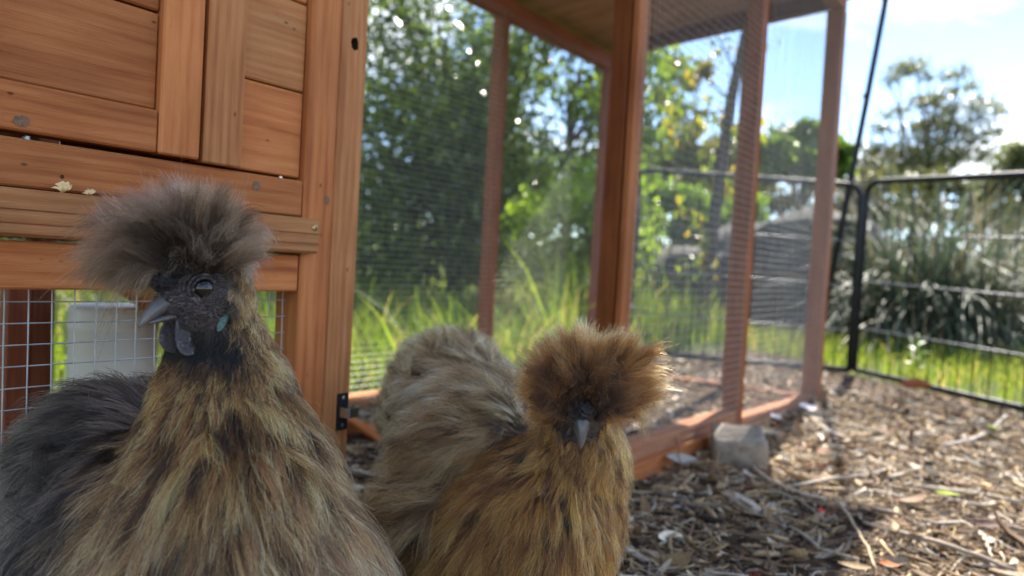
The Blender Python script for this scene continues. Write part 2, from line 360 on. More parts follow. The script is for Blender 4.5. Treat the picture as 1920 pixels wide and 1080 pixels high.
# brass cross head screw in the ledge batten
sb = MB()
rings = [(0.0001, 0.0), (0.0022, 0.0004), (0.0026, 0.0009), (0.0027, 0.0016)]
vv_ = []; K = 20
for r_, d_ in rings:
    for i in range(K): vv_.append((r_ * math.cos(6.2832 * i / K), d_, r_ * math.sin(6.2832 * i / K)))
sb.add(vv_, [[a * K + i, a * K + (i + 1) % K, (a + 1) * K + (i + 1) % K, (a + 1) * K + i] for a in range(3) for i in range(K)])
scw = sb.build('screw', M['brass'], coop, True); scw.location = (-0.5712, -0.0112, 0.3176)
cb = MB(); cb.box((-0.0013, -0.0001, -0.00028), (0.0013, 0.0006, 0.00028)); cb.box((-0.00028, -0.00015, -0.0013), (0.00028, 0.0006, 0.0013))
cr = cb.build('recess', M['hole'], scw); cr.rotation_euler = (0, 0.6, 0)
# pale shavings caught on the ledge
def shaving(s, z, r, seed):
    q = random.Random(seed); b = MB(); n = 7
    for j in range(5):
        a0 = 0.4 + 2.3 * j / 5; pts = []
        for i in range(n):
            f = i / (n - 1); pts.append((r * f * math.cos(a0 + 0.5 * f), -0.001 - 0.002 * math.sin(3.0 * f), r * f * math.sin(a0 + 0.5 * f)))
        w_ = np.array([0.0007, 0, 0.0004]) * (1 + q.random())
        v_ = [np.array(p) - w_ for p in pts] + [np.array(p) + w_ for p in pts]
        b.add(v_, [[i, i + 1, n + i + 1, n + i] for i in range(n - 1)])
    o = b.build('wood_shaving', M['shaving']); 
    o.location = wp(s, -0.005, z); o.rotation_euler = (0, 0, COOP_ROT); return o
tag(shaving(-0.7530, 0.3250, 0.0062, 1), 'larger curl of pale wood shaving caught on the coop ledge', 'wood shaving', 'shavings on the ledge')
tag(shaving(-0.7385, 0.3250, 0.0034, 2), 'smaller pale wood shaving on the ledge beside the dark crest', 'wood shaving', 'shavings on the ledge')
# floor, sides and back of the house
for k in range(5):
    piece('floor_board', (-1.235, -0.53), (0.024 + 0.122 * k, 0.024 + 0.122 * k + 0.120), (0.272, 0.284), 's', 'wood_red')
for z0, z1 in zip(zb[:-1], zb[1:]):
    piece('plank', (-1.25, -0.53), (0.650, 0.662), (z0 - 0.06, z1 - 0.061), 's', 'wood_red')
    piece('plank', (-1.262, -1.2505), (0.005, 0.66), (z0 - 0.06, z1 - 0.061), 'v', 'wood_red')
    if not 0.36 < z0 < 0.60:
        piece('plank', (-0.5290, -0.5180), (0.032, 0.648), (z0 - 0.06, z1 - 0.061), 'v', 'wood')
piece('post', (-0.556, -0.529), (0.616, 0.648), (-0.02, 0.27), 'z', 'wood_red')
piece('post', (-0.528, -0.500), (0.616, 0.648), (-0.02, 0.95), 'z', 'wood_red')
# run: front frame
piece('post', (-0.0380, -0.0080), (0.0, 0.0098), (-0.02, 0.986), 'z', 'wood')
piece('post', (-0.0385, -0.0085), (0.0125, 0.040), (-0.02, 0.986), 'z', 'wood_run_shaded')
piece('post', (0.4540, 0.4850), (0.0, 0.031), (-0.02, 0.986), 'z', 'wood_run_shaded')
piece('post', (1.0380, 1.0790), (0.0, 0.040), (-0.02, 0.986), 'z', 'wood_run_shaded')
piece('top_rail', (-0.5170, 1.0700), (0.0, 0.032), (0.9865, 1.024), 's', 'wood')
def tilted(o, dz): o.rotation_euler.y += dz; return o
tilted(piece('bottom_rail', (-0.0075, 0.4535), (0.002, 0.030), (-0.012, 0.0478), 's', 'wood'), 0.0135)
tilted(piece('bottom_rail', (0.4855, 1.0375), (0.002, 0.030), (-0.035, 0.0205), 's', 'wood'), 0.0215)
piece('bottom_rail', (0.0, 0.30), (-0.010, 0.0012), (-0.02, 0.022), 's', 'wood')
# run: back frame and end frame
for a, b_ in ((-0.045, -0.013), (0.478, 0.511), (1.040, 1.070)):
    piece('post', (a, b_), (0.640, 0.668), (-0.02, 0.898), 'z', 'wood_run_shaded')
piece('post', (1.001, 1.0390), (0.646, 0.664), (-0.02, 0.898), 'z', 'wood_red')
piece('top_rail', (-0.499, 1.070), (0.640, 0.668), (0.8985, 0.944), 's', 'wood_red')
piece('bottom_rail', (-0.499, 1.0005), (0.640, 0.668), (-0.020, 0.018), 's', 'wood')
piece('post', (1.040, 1.070), (0.222, 0.252), (0.0, 0.975), 'z', 'wood_run_shaded')
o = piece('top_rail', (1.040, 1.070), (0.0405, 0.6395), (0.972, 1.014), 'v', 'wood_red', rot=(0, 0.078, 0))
piece('bottom_rail', (1.042, 1.068), (0.0405, 0.6395), (-0.025, 0.006), 'v', 'wood')
# roof: sloping boards under felt; unseen front overhang lengthened to shade the brown hen
slope = -math.atan2(0.075, 0.67)
for k in range(9):
    s0 = -1.32 + k * 0.275
    o = piece('roof_board', (s0, s0 + 0.2735), (-0.15, 0.76), (0.998, 1.010), 'v', 'ply', rot=(0, -slope, 0)); o.location.z += 0.0154
rf = piece('roof_felt', (-1.33, 1.165), (-0.16, 0.77), (1.0125, 1.0165), 's', 'roof', rot=(slope, 0, 0)); rf.location.z += 0.0154
# ramp up into the house
rmp = empty('ramp', (-0.30, 0.45, 0.13)); rmp.parent = coop
ln = math.hypot(0.42, 0.27)
ra = math.atan2(0.27, 0.42)
rb_ = piece('board', (-0.30 - ln / 2, -0.30 + ln / 2), (0.38, 0.52), (0.126, 0.136), 's', 'wood', rmp); rb_.rotation_euler.y = ra
for k in range(6):
    f = (k + 0.5) / 6 - 0.5
    c_ = piece('cleat', (-0.31, -0.29), (0.385, 0.515), (0.126, 0.134), 'v', 'wood_pale', rmp)
    c_.location = (f * 0.42 + 0.010 * math.sin(ra), 0, -f * 0.27 + 0.010 * math.cos(ra)); c_.rotation_euler = (0, ra, math.pi / 2)
    c_.rotation_mode = 'XYZ'; c_.matrix_basis = Matrix.Translation(c_.location) @ Matrix.Rotation(ra, 4, 'Y') @ Matrix.Rotation(math.pi / 2, 4, 'Z')
# wire netting, 12.7 mm cells, stapled to the frames
def netting(s0, s1, z0, z1, v, axis='s', ds=0.0, dz=0.0, cell=0.0127, r=0.00040, mat='wire'):
    b = MB(); q = random.Random(int(1000 * (s0 + z1 + v)))
    sd_ = int(1000 * (s0 + z1 + v)) % 997
    def bar(p, d):
        n = 12; f = np.linspace(0, 1, n)[:, None]; pts = np.array(p) * (1 - f) + np.array(d) * f; x, z = pts[:, 0].copy(), pts[:, 2].copy(); e = np.sin(math.pi * f[:, 0]) ** 0.5
        pts[:, 0] += 0.0016 * vnoise(x, z, 14, sd_); pts[:, 2] += 0.0018 * vnoise(x, z, 14, sd_ + 1)
        pts[:, 1] += e * (0.005 * vnoise(x, z, 8, sd_ + 2)) + np.array([q.gauss(0, 0.0003) for _ in range(n)])
        b.tube(pts, r, 4, False)
    k = 0
    while s0 + ds + k * cell < s1:
        x = s0 + ds + k * cell; bar((x, -0.0004, z0), (x, -0.0004, z1)); k += 1
    k = 0
    while z0 + dz + k * cell < z1:
        z = z0 + dz + k * cell; bar((s0, 0.0004, z), (s1, 0.0004, z)); k += 1
    o = b.build('wire_mesh', M[mat], coop)
    if axis == 's': o.location = (0, v, 0)
    else: o.location = (v, 0, 0); o.rotation_euler = (0, 0, math.pi / 2)
    o['kind'] = 'stuff'
    return o
netting(-1.249, -0.577, 0.0, 0.285, 0.0135, ds=0.0081, dz=0.0003, cell=0.01295, r=0.00045)
netting(-0.0200, 0.456, 0.020, 0.99, -0.0015, r=0.00046, mat='wire_dimmed')
netting(0.484, 1.043, -0.01, 0.99, -0.0030, ds=0.004, dz=0.006, r=0.00046, mat='wire_dimmed')
netting(-0.515, 0.500, 0.0, 0.915, 0.6385, r=0.0005)
netting(0.500, 1.050, 0.0, 0.915, 0.6370, ds=0.003, dz=0.004, mat='wire_dimmed')
netting(0.035, 0.650, 0.0, 0.985, 1.0385, axis='v', mat='wire_dimmed')
netting(-1.249, -0.530, 0.0, 0.23, 0.6465)
# latch keeper on the corner post
la = empty('latch', (-0.5262, -0.0006, 0.1660)); la.parent = coop
lb = MB(); lb.box((-0.0055, -0.0012, -0.0155), (0.0055, 0.0, 0.0155)); lb.build('plate', M['black_metal'], la)
hook = []
cv = [(-0.004, -0.0012), (-0.003, -0.0075), (0.0, -0.0105), (0.006, -0.0115), (0.0105, -0.0090), (0.0112, -0.0040), (0.0085, -0.0012)]
nb = len(cv); hb = MB()
vsx = [(a, b_, -0.0042) for a, b_ in cv] + [(a, b_, 0.0042) for a, b_ in cv] + [(a * 0.84, b_ * 0.84 - 0.0002, -0.0042) for a, b_ in cv] + [(a * 0.84, b_ * 0.84 - 0.0002, 0.0042) for a, b_ in cv]
fx = []
for i in range(nb - 1):
    fx += [[i, i + 1, nb + i + 1, nb + i], [2 * nb + i, 3 * nb + i, 3 * nb + i + 1, 2 * nb + i + 1], [i, 2 * nb + i, 2 * nb + i + 1, i + 1], [nb + i, nb + i + 1, 3 * nb + i + 1, 3 * nb + i]]
hb.add(vsx, fx); hb.build('keeper', M['chrome'], la)
for zz_ in (-0.0115, 0.0115):
    s2 = MB(); s2.add([(0.0017 * math.cos(6.283 * i / 10), -0.0016, zz_ + 0.0017 * math.sin(6.283 * i / 10)) for i in range(10)] + [(0, -0.0024, zz_)], [[i, (i + 1) % 10, 10] for i in range(10)])
    s2.build('screw', M['chrome'], la, True)

# ------------------------------------------------------------------ white feeder behind the netting
fd = tag(empty('feeder', wp(-0.452, 0.55, 0.0)), 'white plastic feeder tub standing behind the wire under the coop', 'feeder')
def lathe(prof, k=40):
    v = [(r * math.cos(6.2831853 * j / k), r * math.sin(6.2831853 * j / k), z) for r, z in prof for j in range(k)]
    f = [[i * k + j, i * k + (j + 1) % k, (i + 1) * k + (j + 1) % k, (i + 1) * k + j] for i in range(len(prof) - 1) for j in range(k)]
    return np.array(v), f
v_, f_ = lathe([(0.0001, 0.012), (0.050, 0.012), (0.0535, 0.016), (0.0545, 0.10), (0.0552, 0.180), (0.0566, 0.182), (0.0566, 0.186), (0.0553, 0.188), (0.0556, 0.203), (0.0545, 0.209), (0.051, 0.2125), (0.020, 0.2135), (0.0001, 0.2135)])
link('tub', mesh_np('tub', v_, f_, True), M['white_plastic'], fd)
v_, f_ = lathe([(0.0001, 0.0), (0.072, 0.0), (0.076, 0.004), (0.078, 0.030), (0.0755, 0.030), (0.073, 0.008), (0.0538, 0.0065)])
link('tray', mesh_np('tray', v_, f_, True), M['white_plastic'], fd)

# ------------------------------------------------------------------ playpen fence panels
def bez_corner(p, q, r, n=6):
    """rounded corner at q coming from p and leaving to r"""
    return [(1 - t) ** 2 * np.array(p) + 2 * t * (1 - t) * np.array(q) + t * t * np.array(r) for t in np.linspace(0, 1, n)]
def fence_panel(a, b, h0, h1, nbar, label, rc=0.055, rail_z=(0.155, 0.312, 0.468)):
    a, b = np.array(a), np.array(b); d = b - a; Lp = np.linalg.norm(d); ang = math.atan2(d[1], d[0])
    e = tag(empty('fence_panel', (a[0], a[1], 0), (0, 0, ang)), label, 'fence panel', 'black playpen panels round the yard')
    top = lambda x: h0 + (h1 - h0) * x / Lp
    r = 0.0095
    path = [(0, 0, 0.012), (0, 0, top(0) - rc)] + bez_corner((0, 0, top(0) - rc), (0, 0, top(0)), (rc, 0, top(0)))[1:] + \
           bez_corner((Lp - rc, 0, top(Lp)), (Lp, 0, top(Lp)), (Lp, 0, top(Lp) - rc)) + [(Lp, 0, 0.012)]
    fb = MB(); fb.tube(path, r, 10); fb.build('frame', M['black_metal'], e, True)
    fb = MB(); fb.tube([(0, 0, 0.014), (Lp * 0.5, 0, 0.012), (Lp, 0, 0.014)], r, 10); fb.build('bottom_tube', M['black_metal'], e, True)
    for i in range(nbar):
        x = Lp * (i + 1) / (nbar + 1)
        bb = MB(); bb.tube([(x, 0.0, 0.012), (x + random.gauss(0, 0.001), 0.001, 0.3), (x, 0, top(x) - 0.002)], 0.0019, 6); bb.build('bar', M['bar_metal'], e, True)
    for z in rail_z:
        bb = MB(); bb.tube([(0.004, -0.003, z), (Lp / 2, -0.004, z * (top(Lp / 2) / h0)), (Lp - 0.004, -0.003, z * h1 / h0)], 0.0022, 6); bb.build('cross_wire', M['rail_metal'], e, True)
    return e
fence_panel(FA, FB, 0.640, 0.585, 16, 'black wire playpen panel in front of the spiky tussock')
fence_panel(FC, FD, 0.668, 0.630, 15, 'black wire playpen panel seen through the wire run')
fence_panel((0.432, 2.752), (0.575, 3.50), 0.66, 0.66, 15, 'black wire playpen panel turning away behind the coop run')
# leaning black pole
pb = MB(); p0, p1 = np.array([1.077, 2.63, -0.02]), np.array([1.305, 2.62, 1.86])
pole = tag(empty('leaning_pole', p0), 'tall thin black pole leaning beside the coop run', 'pole')
pb.tube([(0, 0, 0), (p1 - p0) * 0.5 + np.array([0.004, 0, 0]), p1 - p0], 0.0105, 10); pb.build('shaft', M['black_metal'], pole, True)
for f in (0.32, 0.52, 0.70, 0.88):
    c_ = (p1 - p0) * f; kb = MB(); kb.tube([c_ + np.array([0, 0, -0.006]), c_ + np.array([0.001, 0, 0.006])], 0.0125, 10); kb.build('collar', M['bar_metal'], pole, True)

# ------------------------------------------------------------------ vegetation
def unit(a): return a / (np.linalg.norm(a, axis=-1, keepdims=True) + 1e-12)
def leaf_mesh(name, pos, size, width, cols, droop=0.0, seed=0, up_bias=0.3):
    """one folded four-cornered leaf per position"""
    r = np.random.default_rng(seed); n = len(pos)
    d = unit(r.normal(size=(n, 3)) + np.array([0, 0, -droop])); nn = unit(r.normal(size=(n, 3)) + np.array([0, 0, up_bias]))
    sd_ = unit(np.cross(d, nn)); nn = np.cross(sd_, d)
    L = (size * r.uniform(0.6, 1.3, n))[:, None]; W = L * width
    a = pos; b = pos + d * L * 0.45 + sd_ * W * 0.5 + nn * W * 0.18; c = pos + d * L - nn * L * 0.08; e = pos + d * L * 0.45 - sd_ * W * 0.5 + nn * W * 0.18
    v = np.stack([a, b, c, e], 1).reshape(-1, 3); f = np.arange(4 * n).reshape(n, 4)
    me = mesh_np(name, v, f); set_col(me, 'Col', np.repeat(cols, 4, 0)); return me
M['leaf'] = attr_mat('leaf_green', 0.36, trans=0.42, spec=0.5)
M['leaf_gloss'] = attr_mat('leaf_glossy', 0.2, trans=0.42, spec=0.6)
M['grass'] = attr_mat('grass_blade', 0.4, trans=0.5, spec=0.4)
M['blade'] = attr_mat('tussock_blade', 0.5, trans=0.22, spec=0.35)
M['bark'] = simple('grey_bark', (0.16, 0.125, 0.10), 0.9, noise=0.45, nscale=40, bump=0.8)
M['bark_dark'] = simple('dark_bark', (0.07, 0.055, 0.045), 0.9, noise=0.4, nscale=30, bump=0.8)
def cloud_points(clumps, n, r, shell=0.5):
    """points spread through ellipsoidal clumps (x,y,z,rx,ry,rz[,weight])"""
    cl = np.array([c[:6] for c in clumps], float); w = np.array([c[6] if len(c) > 6 else c[3] * c[4] * c[5] for c in clumps], float) ** 0.8
    k = r.choice(len(cl), n, p=w / w.sum()); u = unit(r.normal(size=(n, 3))); rad = r.uniform(0, 1, n)[:, None] ** shell
    return cl[k, :3] + cl[k, 3:6] * u * rad, k
def leaf_cols(n, k, c0, c1, r):
    t = r.uniform(0, 1, n); kk = np.random.default_rng(5).uniform(-0.25, 0.25, int(k.max()) + 1)[k]
    t = np.clip(t + kk, 0, 1)[:, None]
    return np.clip((np.array(c0) * (1 - t) + np.array(c1) * t) * r.uniform(0.75, 1.25, n)[:, None], 0.004, 0.9)
def limbs(base, targets, r0, q, trunk_top=None, wob=0.06):
    b = MB(); base = np.array(base, float)
    tt = np.array(trunk_top, float) if trunk_top is not None else base + np.array([0, 0, 1])
    n = 8; ts = np.linspace(0, 1, n); wv = np.array([[q.uniform(-wob, wob), q.uniform(-wob, wob), 0] for _ in range(n)]) * 0.4; wv[0] = 0
    tp = base + (tt - base) * ts[:, None] + wv
    b.tube(tp, r0 * (1 - 0.55 * ts), 8)
    for tg in targets:
        tg = np.array(tg, float); f = q.uniform(0.35, 1.0); st = tp[min(n - 1, int(f * (n - 1)))]
        m_ = (st + tg) / 2 + np.array([q.uniform(-1, 1), q.uniform(-1, 1), q.uniform(0.0, 1.2)]) * np.linalg.norm(tg - st) * 0.12
        pts = [st * (1 - t) ** 2 + 2 * t * (1 - t) * m_ + t * t * tg for t in np.linspace(0, 1, 6)]
        b.tube(pts, np.linspace(r0 * 0.42, r0 * 0.10, 6), 5)
    return b
def tree(name, label, cat, base, trunk_top, r0, clumps, n, size, width, c0, c1, seed, mat='leaf', bark='bark', droop=0.2, group=None, extra_limbs=None, shell=0.5, thin=None):
    q = random.Random(seed); r = np.random.default_rng(seed); base = np.array(base, float)
    e = tag(empty(name, base), label, cat, group)
    lb = limbs((0, 0, 0), [np.array(c[:3]) - base for c in (extra_limbs or clumps)], r0, q, np.array(trunk_top) - base)
    lb.build('trunk', M[bark], e, True)
    p, k = cloud_points(clumps, n, r, shell)
    if thin:
        kp_ = (p[:, 2] < thin[0]) | (r.random(len(p)) < thin[1]); p, k = p[kp_], k[kp_]; n = len(p)
    link('crown', leaf_mesh('crown', p - base, size, width, leaf_cols(n, k, c0, c1, r), droop, seed), M[mat], e)
    return e
def blob_clumps(c, rad, n, cr, seed, flat=1.0, inner=0.45):
    r = np.random.default_rng(seed); u = unit(r.normal(size=(n, 3))) * (r.uniform(inner, 1, n)[:, None])
    p = np.array(c) + u * np.array(rad); s = r.uniform(0.6, 1.3, n) * cr
    return [(*p[i], s[i], s[i], s[i] * flat) for i in range(n)]

# big dark evergreen shrub behind the run
cl_ = blob_clumps((-0.58, 4.9, 1.15), (1.12, 0.8, 1.35), 80, 0.30, 11, inner=0.3)
tree('evergreen_shrub', 'large dark green leafy shrub behind the back of the run', 'shrub', (-0.4, 5.0, -0.02), (-0.35, 5.0, 1.5), 0.06, cl_ + blob_clumps((-0.5, 4.8, 0.55), (1.2, 0.5, 0.5), 22, 0.3, 19), 44000, 0.058, 0.42,
     (0.035, 0.068, 0.024), (0.15, 0.21, 0.042), 12, 'leaf_gloss', 'bark_dark', thin=(1.25, 0.55))
cl_ = blob_clumps((0.42, 4.55, 1.35), (0.45, 0.5, 0.85), 26, 0.17, 13, inner=0.2)
tree('airy_shrub', 'looser mid green shrub with bright sky gaps beside the dark evergreen', 'shrub', (0.30, 4.6, -0.02), (0.32, 4.6, 1.5), 0.03, cl_, 4600, 0.058, 0.45,
     (0.06, 0.11, 0.02), (0.20, 0.29, 0.04), 14, 'leaf_gloss', 'bark')
cl_ = blob_clumps((0.36, 3.75, 0.42), (0.40, 0.35, 0.48), 30, 0.13, 15, inner=0.2)
tree('sunlit_shrub', 'low bright yellow green shrub in sun behind the corner of the run', 'shrub', (0.36, 3.8, -0.02), (0.36, 3.8, 0.5), 0.018, cl_, 6500, 0.05, 0.5,
     (0.11, 0.20, 0.015), (0.28, 0.38, 0.04), 16, 'leaf', 'bark')
cl_ = blob_clumps((-2.6, 5.3, 0.9), (0.9, 0.7, 1.0), 30, 0.28, 17)
tree('evergreen_shrub', 'rounded green shrub behind the white feeder and the house legs', 'shrub', (-2.6, 5.4, -0.02), (-2.6, 5.4, 1.1), 0.05, cl_, 9000, 0.06, 0.42,
     (0.05, 0.10, 0.02), (0.12, 0.20, 0.03), 18, 'leaf', 'bark')
# sapling in front of the rocks: every leaf its own piece
sap = tag(empty('sapling', (0.945, 3.62, -0.01)), 'slender sapling with yellow green leaves seen through the wire run', 'sapling')
sq = random.Random(21)
tb = MB(); tpts = [(-0.015, 0, 0), (0.0, 0.0, 0.35), (0.022, 0.0, 0.75), (0.055, 0, 1.15), (0.095, 0, 1.45), (0.11, 0, 1.62)]
tb.tube(tpts, [0.036, 0.033, 0.030, 0.028, 0.020, 0.006], 8)
twigs = []
for st, en in (((0.06, 0, 1.16), (-0.30, -0.05, 1.33)), ((0.05, 0, 1.05), (-0.22, 0.08, 1.12)), ((0.075, 0, 1.3), (0.22, 0.02, 1.48)), ((0.05, 0, 0.98), (0.19, -0.05, 1.06)),
               ((0.03, 0, 0.82), (-0.20, -0.04, 0.98)), ((0.02, 0, 0.7), (0.17, 0.05, 0.83)), ((0.015, 0, 0.5), (-0.19, 0.03, 0.66)), ((0.075, 0, 1.28), (-0.12, -0.06, 1.52)), ((0.01, 0, 0.3), (-0.1, -0.05, 0.42)), ((0.05, 0, 1.1), (-0.26, -0.1, 1.02))):
    mid_ = (np.array(st) + np.array(en)) / 2 + np.array([0, 0, 0.03]); pts = [np.array(st), mid_, np.array(en)]
    tb.tube(pts, [0.006, 0.004, 0.0015], 5); twigs.append(pts)
tb.build('trunk', M['bark_dark'], sap, True)
def one_leaf(L, W, col, seed):
    q = random.Random(seed); n = 5; v = []; 
    for i in range(n):
        t = i / (n - 1); w_ = W * math.sin(math.pi * min(1, 0.06 + t * 0.94)) * (1 - 0.25 * t); z = -0.25 * L * t * t
        v += [(L * t, -w_ / 2, z + w_ * 0.2), (L * t, 0, z), (L * t, w_ / 2, z + w_ * 0.2)]
    f = []
    for i in range(n - 1):
        a = i * 3; f += [[a, a + 1, a + 4, a + 3], [a + 1, a + 2, a + 5, a + 4]]
    me = mesh_np('leaf', np.array(v), f, True); set_col(me, 'Col', np.tile(np.array(col), (len(v), 1))); me.materials.append(M['leaf']); return me
lm = [one_leaf(0.050, 0.026, c, i) for i, c in enumerate([(0.20, 0.24, 0.02), (0.30, 0.27, 0.02), (0.13, 0.20, 0.02), (0.36, 0.26, 0.03), (0.17, 0.24, 0.03)])]
for i in range(260):
    pts = twigs[sq.randrange(len(twigs))]; t = sq.uniform(0.15, 1.0)
    p = pts[0] * (1 - t) ** 2 + 2 * t * (1 - t) * pts[1] + t * t * pts[2] + np.array([sq.gauss(0, 0.035), sq.gauss(0, 0.03), sq.gauss(0, 0.04)])
    o = link('leaf', lm[sq.randrange(5)], None, sap); o.location = p; s_ = sq.uniform(0.7, 1.4); o.scale = (s_, s_, s_)
    o.rotation_euler = (sq.uniform(-0.8, 0.8), sq.uniform(0.0, 1.3), sq.uniform(0, 6.28))
# broad leaved tree and the bushland beyond the fence
def ap(px, py, Y, r, ry=None, rz=None): p = at(px, py, Y); return (*p, r, ry or r, rz or r)
def bpx(lst, Y): return [ap(x, y, Y + random.uniform(-0.3, 0.3), r * Y / F_PX, r * Y / F_PX, 0.8 * r * Y / F_PX) for x, y, r in lst]
c_ = bpx([(1450, 285, 34), (1490, 262, 34), (1520, 250, 30), (1545, 275, 34), (1475, 310, 30), (1520, 310, 38), (1565, 310, 30), (1440, 325, 24), (1580, 285, 20)], 6.5)
tree('leafy_tree', 'small round green tree behind the far end of the run', 'tree', (2.55, 6.6, 0), at(1505, 300, 6.5), 0.05, c_, 3400, 0.10, 0.6, (0.07, 0.13, 0.02), (0.16, 0.22, 0.03), 31, 'leaf', 'bark')
c_ = bpx([(1230, 300, 40), (1280, 290, 34), (1330, 300, 40), (1385, 315, 38), (1250, 250, 20), (1300, 240, 24), (1360, 270, 26), (1220, 340, 40), (1300, 350, 44), (1370, 360, 40), (1420, 350, 30), (1255, 120, 24), (1290, 150, 22), (1240, 180, 22), (1320, 130, 20), (1270, 205, 20)], 8.0)
tree('yellowing_tree', 'sparse tree with yellowing leaves behind the sapling', 'tree', (1.9, 8.1, 0), at(1300, 260, 8.0), 0.06, c_, 4200, 0.11, 0.5, (0.09, 0.13, 0.02), (0.28, 0.24, 0.03), 32, 'leaf', 'bark')
c_ = bpx([(1235, 370, 40), (1290, 380, 44), (1340, 395, 40), (1225, 420, 40), (1290, 430, 40), (1340, 420, 34), (1400, 400, 40), (1200, 340, 38)], 5.6)
tree('sunlit_shrub', 'bright green bush behind the fence panel and sapling', 'shrub', (1.15, 5.7, -0.02), (1.2, 5.7, 0.6), 0.03, c_, 4200, 0.065, 0.5, (0.09, 0.17, 0.015), (0.20, 0.30, 0.03), 33, 'leaf', 'bark')
# gum trees on the skyline: flat topped leaf clumps on thin limbs
g1 = bpx([(1690, 128, 34), (1715, 118, 30), (1668, 150, 22), (1740, 140, 20), (1775, 142, 24), (1800, 132, 26), (1790, 165, 22), (1760, 180, 30), (1730, 188, 34), (1790, 200, 34), (1830, 190, 28), (1862, 192, 22), (1845, 215, 26),
          (1685, 205, 24), (1662, 215, 18), (1760, 225, 44), (1720, 240, 36), (1800, 235, 36), (1770, 262, 40), (1710, 275, 44), (1660, 290, 40), (1640, 320, 44), (1740, 300, 54), (1800, 290, 40), (1690, 320, 50), (1655, 240, 26), (1635, 275, 30), (1620, 305, 34), (1880, 205, 20), (1835, 255, 34), (1870, 240, 24), (1850, 285, 34), (1820, 160, 20)], 14.0)
g1 = [(*c[:5], c[5] * 0.6) for c in g1]
tree('gum_tree', 'tall airy gum tree with layered flat leaf clumps against the sky', 'tree', (7.5, 14.1, 0), at(1745, 280, 14), 0.10, g1, 5200, 0.16, 0.22, (0.10, 0.11, 0.062), (0.18, 0.185, 0.10), 34, 'leaf', 'bark', droop=0.7)
g2 = bpx([(1890, 300, 30), (1915, 280, 30), (1945, 290, 40), (1900, 330, 40), (1860, 345, 34), (1935, 340, 40), (1985, 300, 60)], 9.0)
tree('gum_tree', 'pale green bushy tree at the right edge behind the tussock', 'tree', (6.3, 9.1, 0), at(1925, 310, 9), 0.08, g2, 4200, 0.11, 0.3, (0.085, 0.10, 0.05), (0.15, 0.165, 0.085), 35, 'leaf', 'bark', droop=0.6)
g3 = bpx([(1600, 355, 40), (1640, 345, 44), (1700, 350, 40), (1760, 345, 40), (1820, 350, 40), (1580, 400, 40), (1480, 375, 40), (1540, 370, 36), (1430, 380, 40), (1650, 400, 50), (1720, 400, 50), (1850, 390, 50), (1910, 395, 55), (1960, 390, 60), (1880, 440, 50), (1940, 450, 60), (1800, 410, 50)], 10.0)
tree('scrub_tree', 'low olive brown scrub tree beyond the rock', 'tree', (4.5, 10.2, 0), at(1620, 380, 10), 0.08, g3, 6500, 0.12, 0.35, (0.06, 0.065, 0.028), (0.12, 0.12, 0.045), 36, 'leaf', 'bark')
# bare thin twigs of a dead shrub beside the pole
db = MB(); dq = random.Random(44); dbase = at(1600, 470, 7.0); dbase[2] = 0
for i in range(26):
    tgt = at(1560 + dq.uniform(-10, 130), dq.uniform(150, 330), 7.0 + dq.uniform(-0.3, 0.3)); st = dbase + np.array([dq.uniform(-.1, .1), dq.uniform(-.1, .1), dq.uniform(0.2, 1.0)])
    mid_ = (st + tgt) / 2 + np.array([dq.uniform(-.12, .12), 0, dq.uniform(-.1, .15)]); ts = np.linspace(0, 1, 6)[:, None]
    db.tube(st * (1 - ts) ** 2 + 2 * ts * (1 - ts) * mid_ + ts * ts * tgt, np.linspace(0.012, 0.002, 6), 4)
db.tube([dbase, dbase + np.array([0.02, 0, 0.6]), dbase + np.array([0.0, 0, 1.1])], [0.03, 0.026, 0.014], 6)
tag(db.build('bare_shrub', M['bark'], None, True), 'thin bare twiggy shrub rising behind the leaning pole', 'shrub')
# far bush line that closes the view
hr = np.random.default_rng(61)
hcl = [(x, 46 + 6 * math.sin(x * 0.13) + hr.uniform(-3, 3), hr.uniform(0.6, 1.8), hr.uniform(2.2, 4), 2.5, hr.uniform(1.0, 1.9)) for x in np.linspace(-60, 75, 75)]
p_, k_ = cloud_points(hcl, 30000, hr)
tag(link('bushland', leaf_mesh('bushland', p_, 0.55, 0.45, leaf_cols(30000, k_, (0.05, 0.06, 0.03), (0.10, 0.11, 0.045), hr), 0.2, 61), M['leaf']),
    'distant line of low olive bushland on the skyline', 'bushland', kind='stuff')

# rocks behind the fence
def rock(name, label, cat, loc, size, seed, mat, sub=4, amp=0.16, f=2.2):
    bm = bmesh.new(); bmesh.ops.create_icosphere(bm, subdivisions=sub, radius=1.0)
    from mathutils import noise as mn
    for v in bm.verts:
        n = v.co.normalized(); q = n * f + Vector((seed * 3.1, seed, 0))
        k = 1 + amp * mn.noise(q) + amp * 0.5 * mn.noise(q * 2.3) + amp * 0.22 * mn.noise(q * 6)
        v.co = Vector((math.copysign(abs(n.x) ** 0.8, n.x), math.copysign(abs(n.y) ** 0.8, n.y), math.copysign(abs(n.z) ** 0.75, n.z))) * k
        v.co = Vector((v.co.x * size[0], v.co.y * size[1], v.co.z * size[2]))
    me = bpy.data.meshes.new(name); bm.to_mesh(me); bm.free(); me.polygons.foreach_set('use_smooth', [True] * len(me.polygons))
    o = link(name, me, mat); o.location = loc; return tag(o, label, cat)
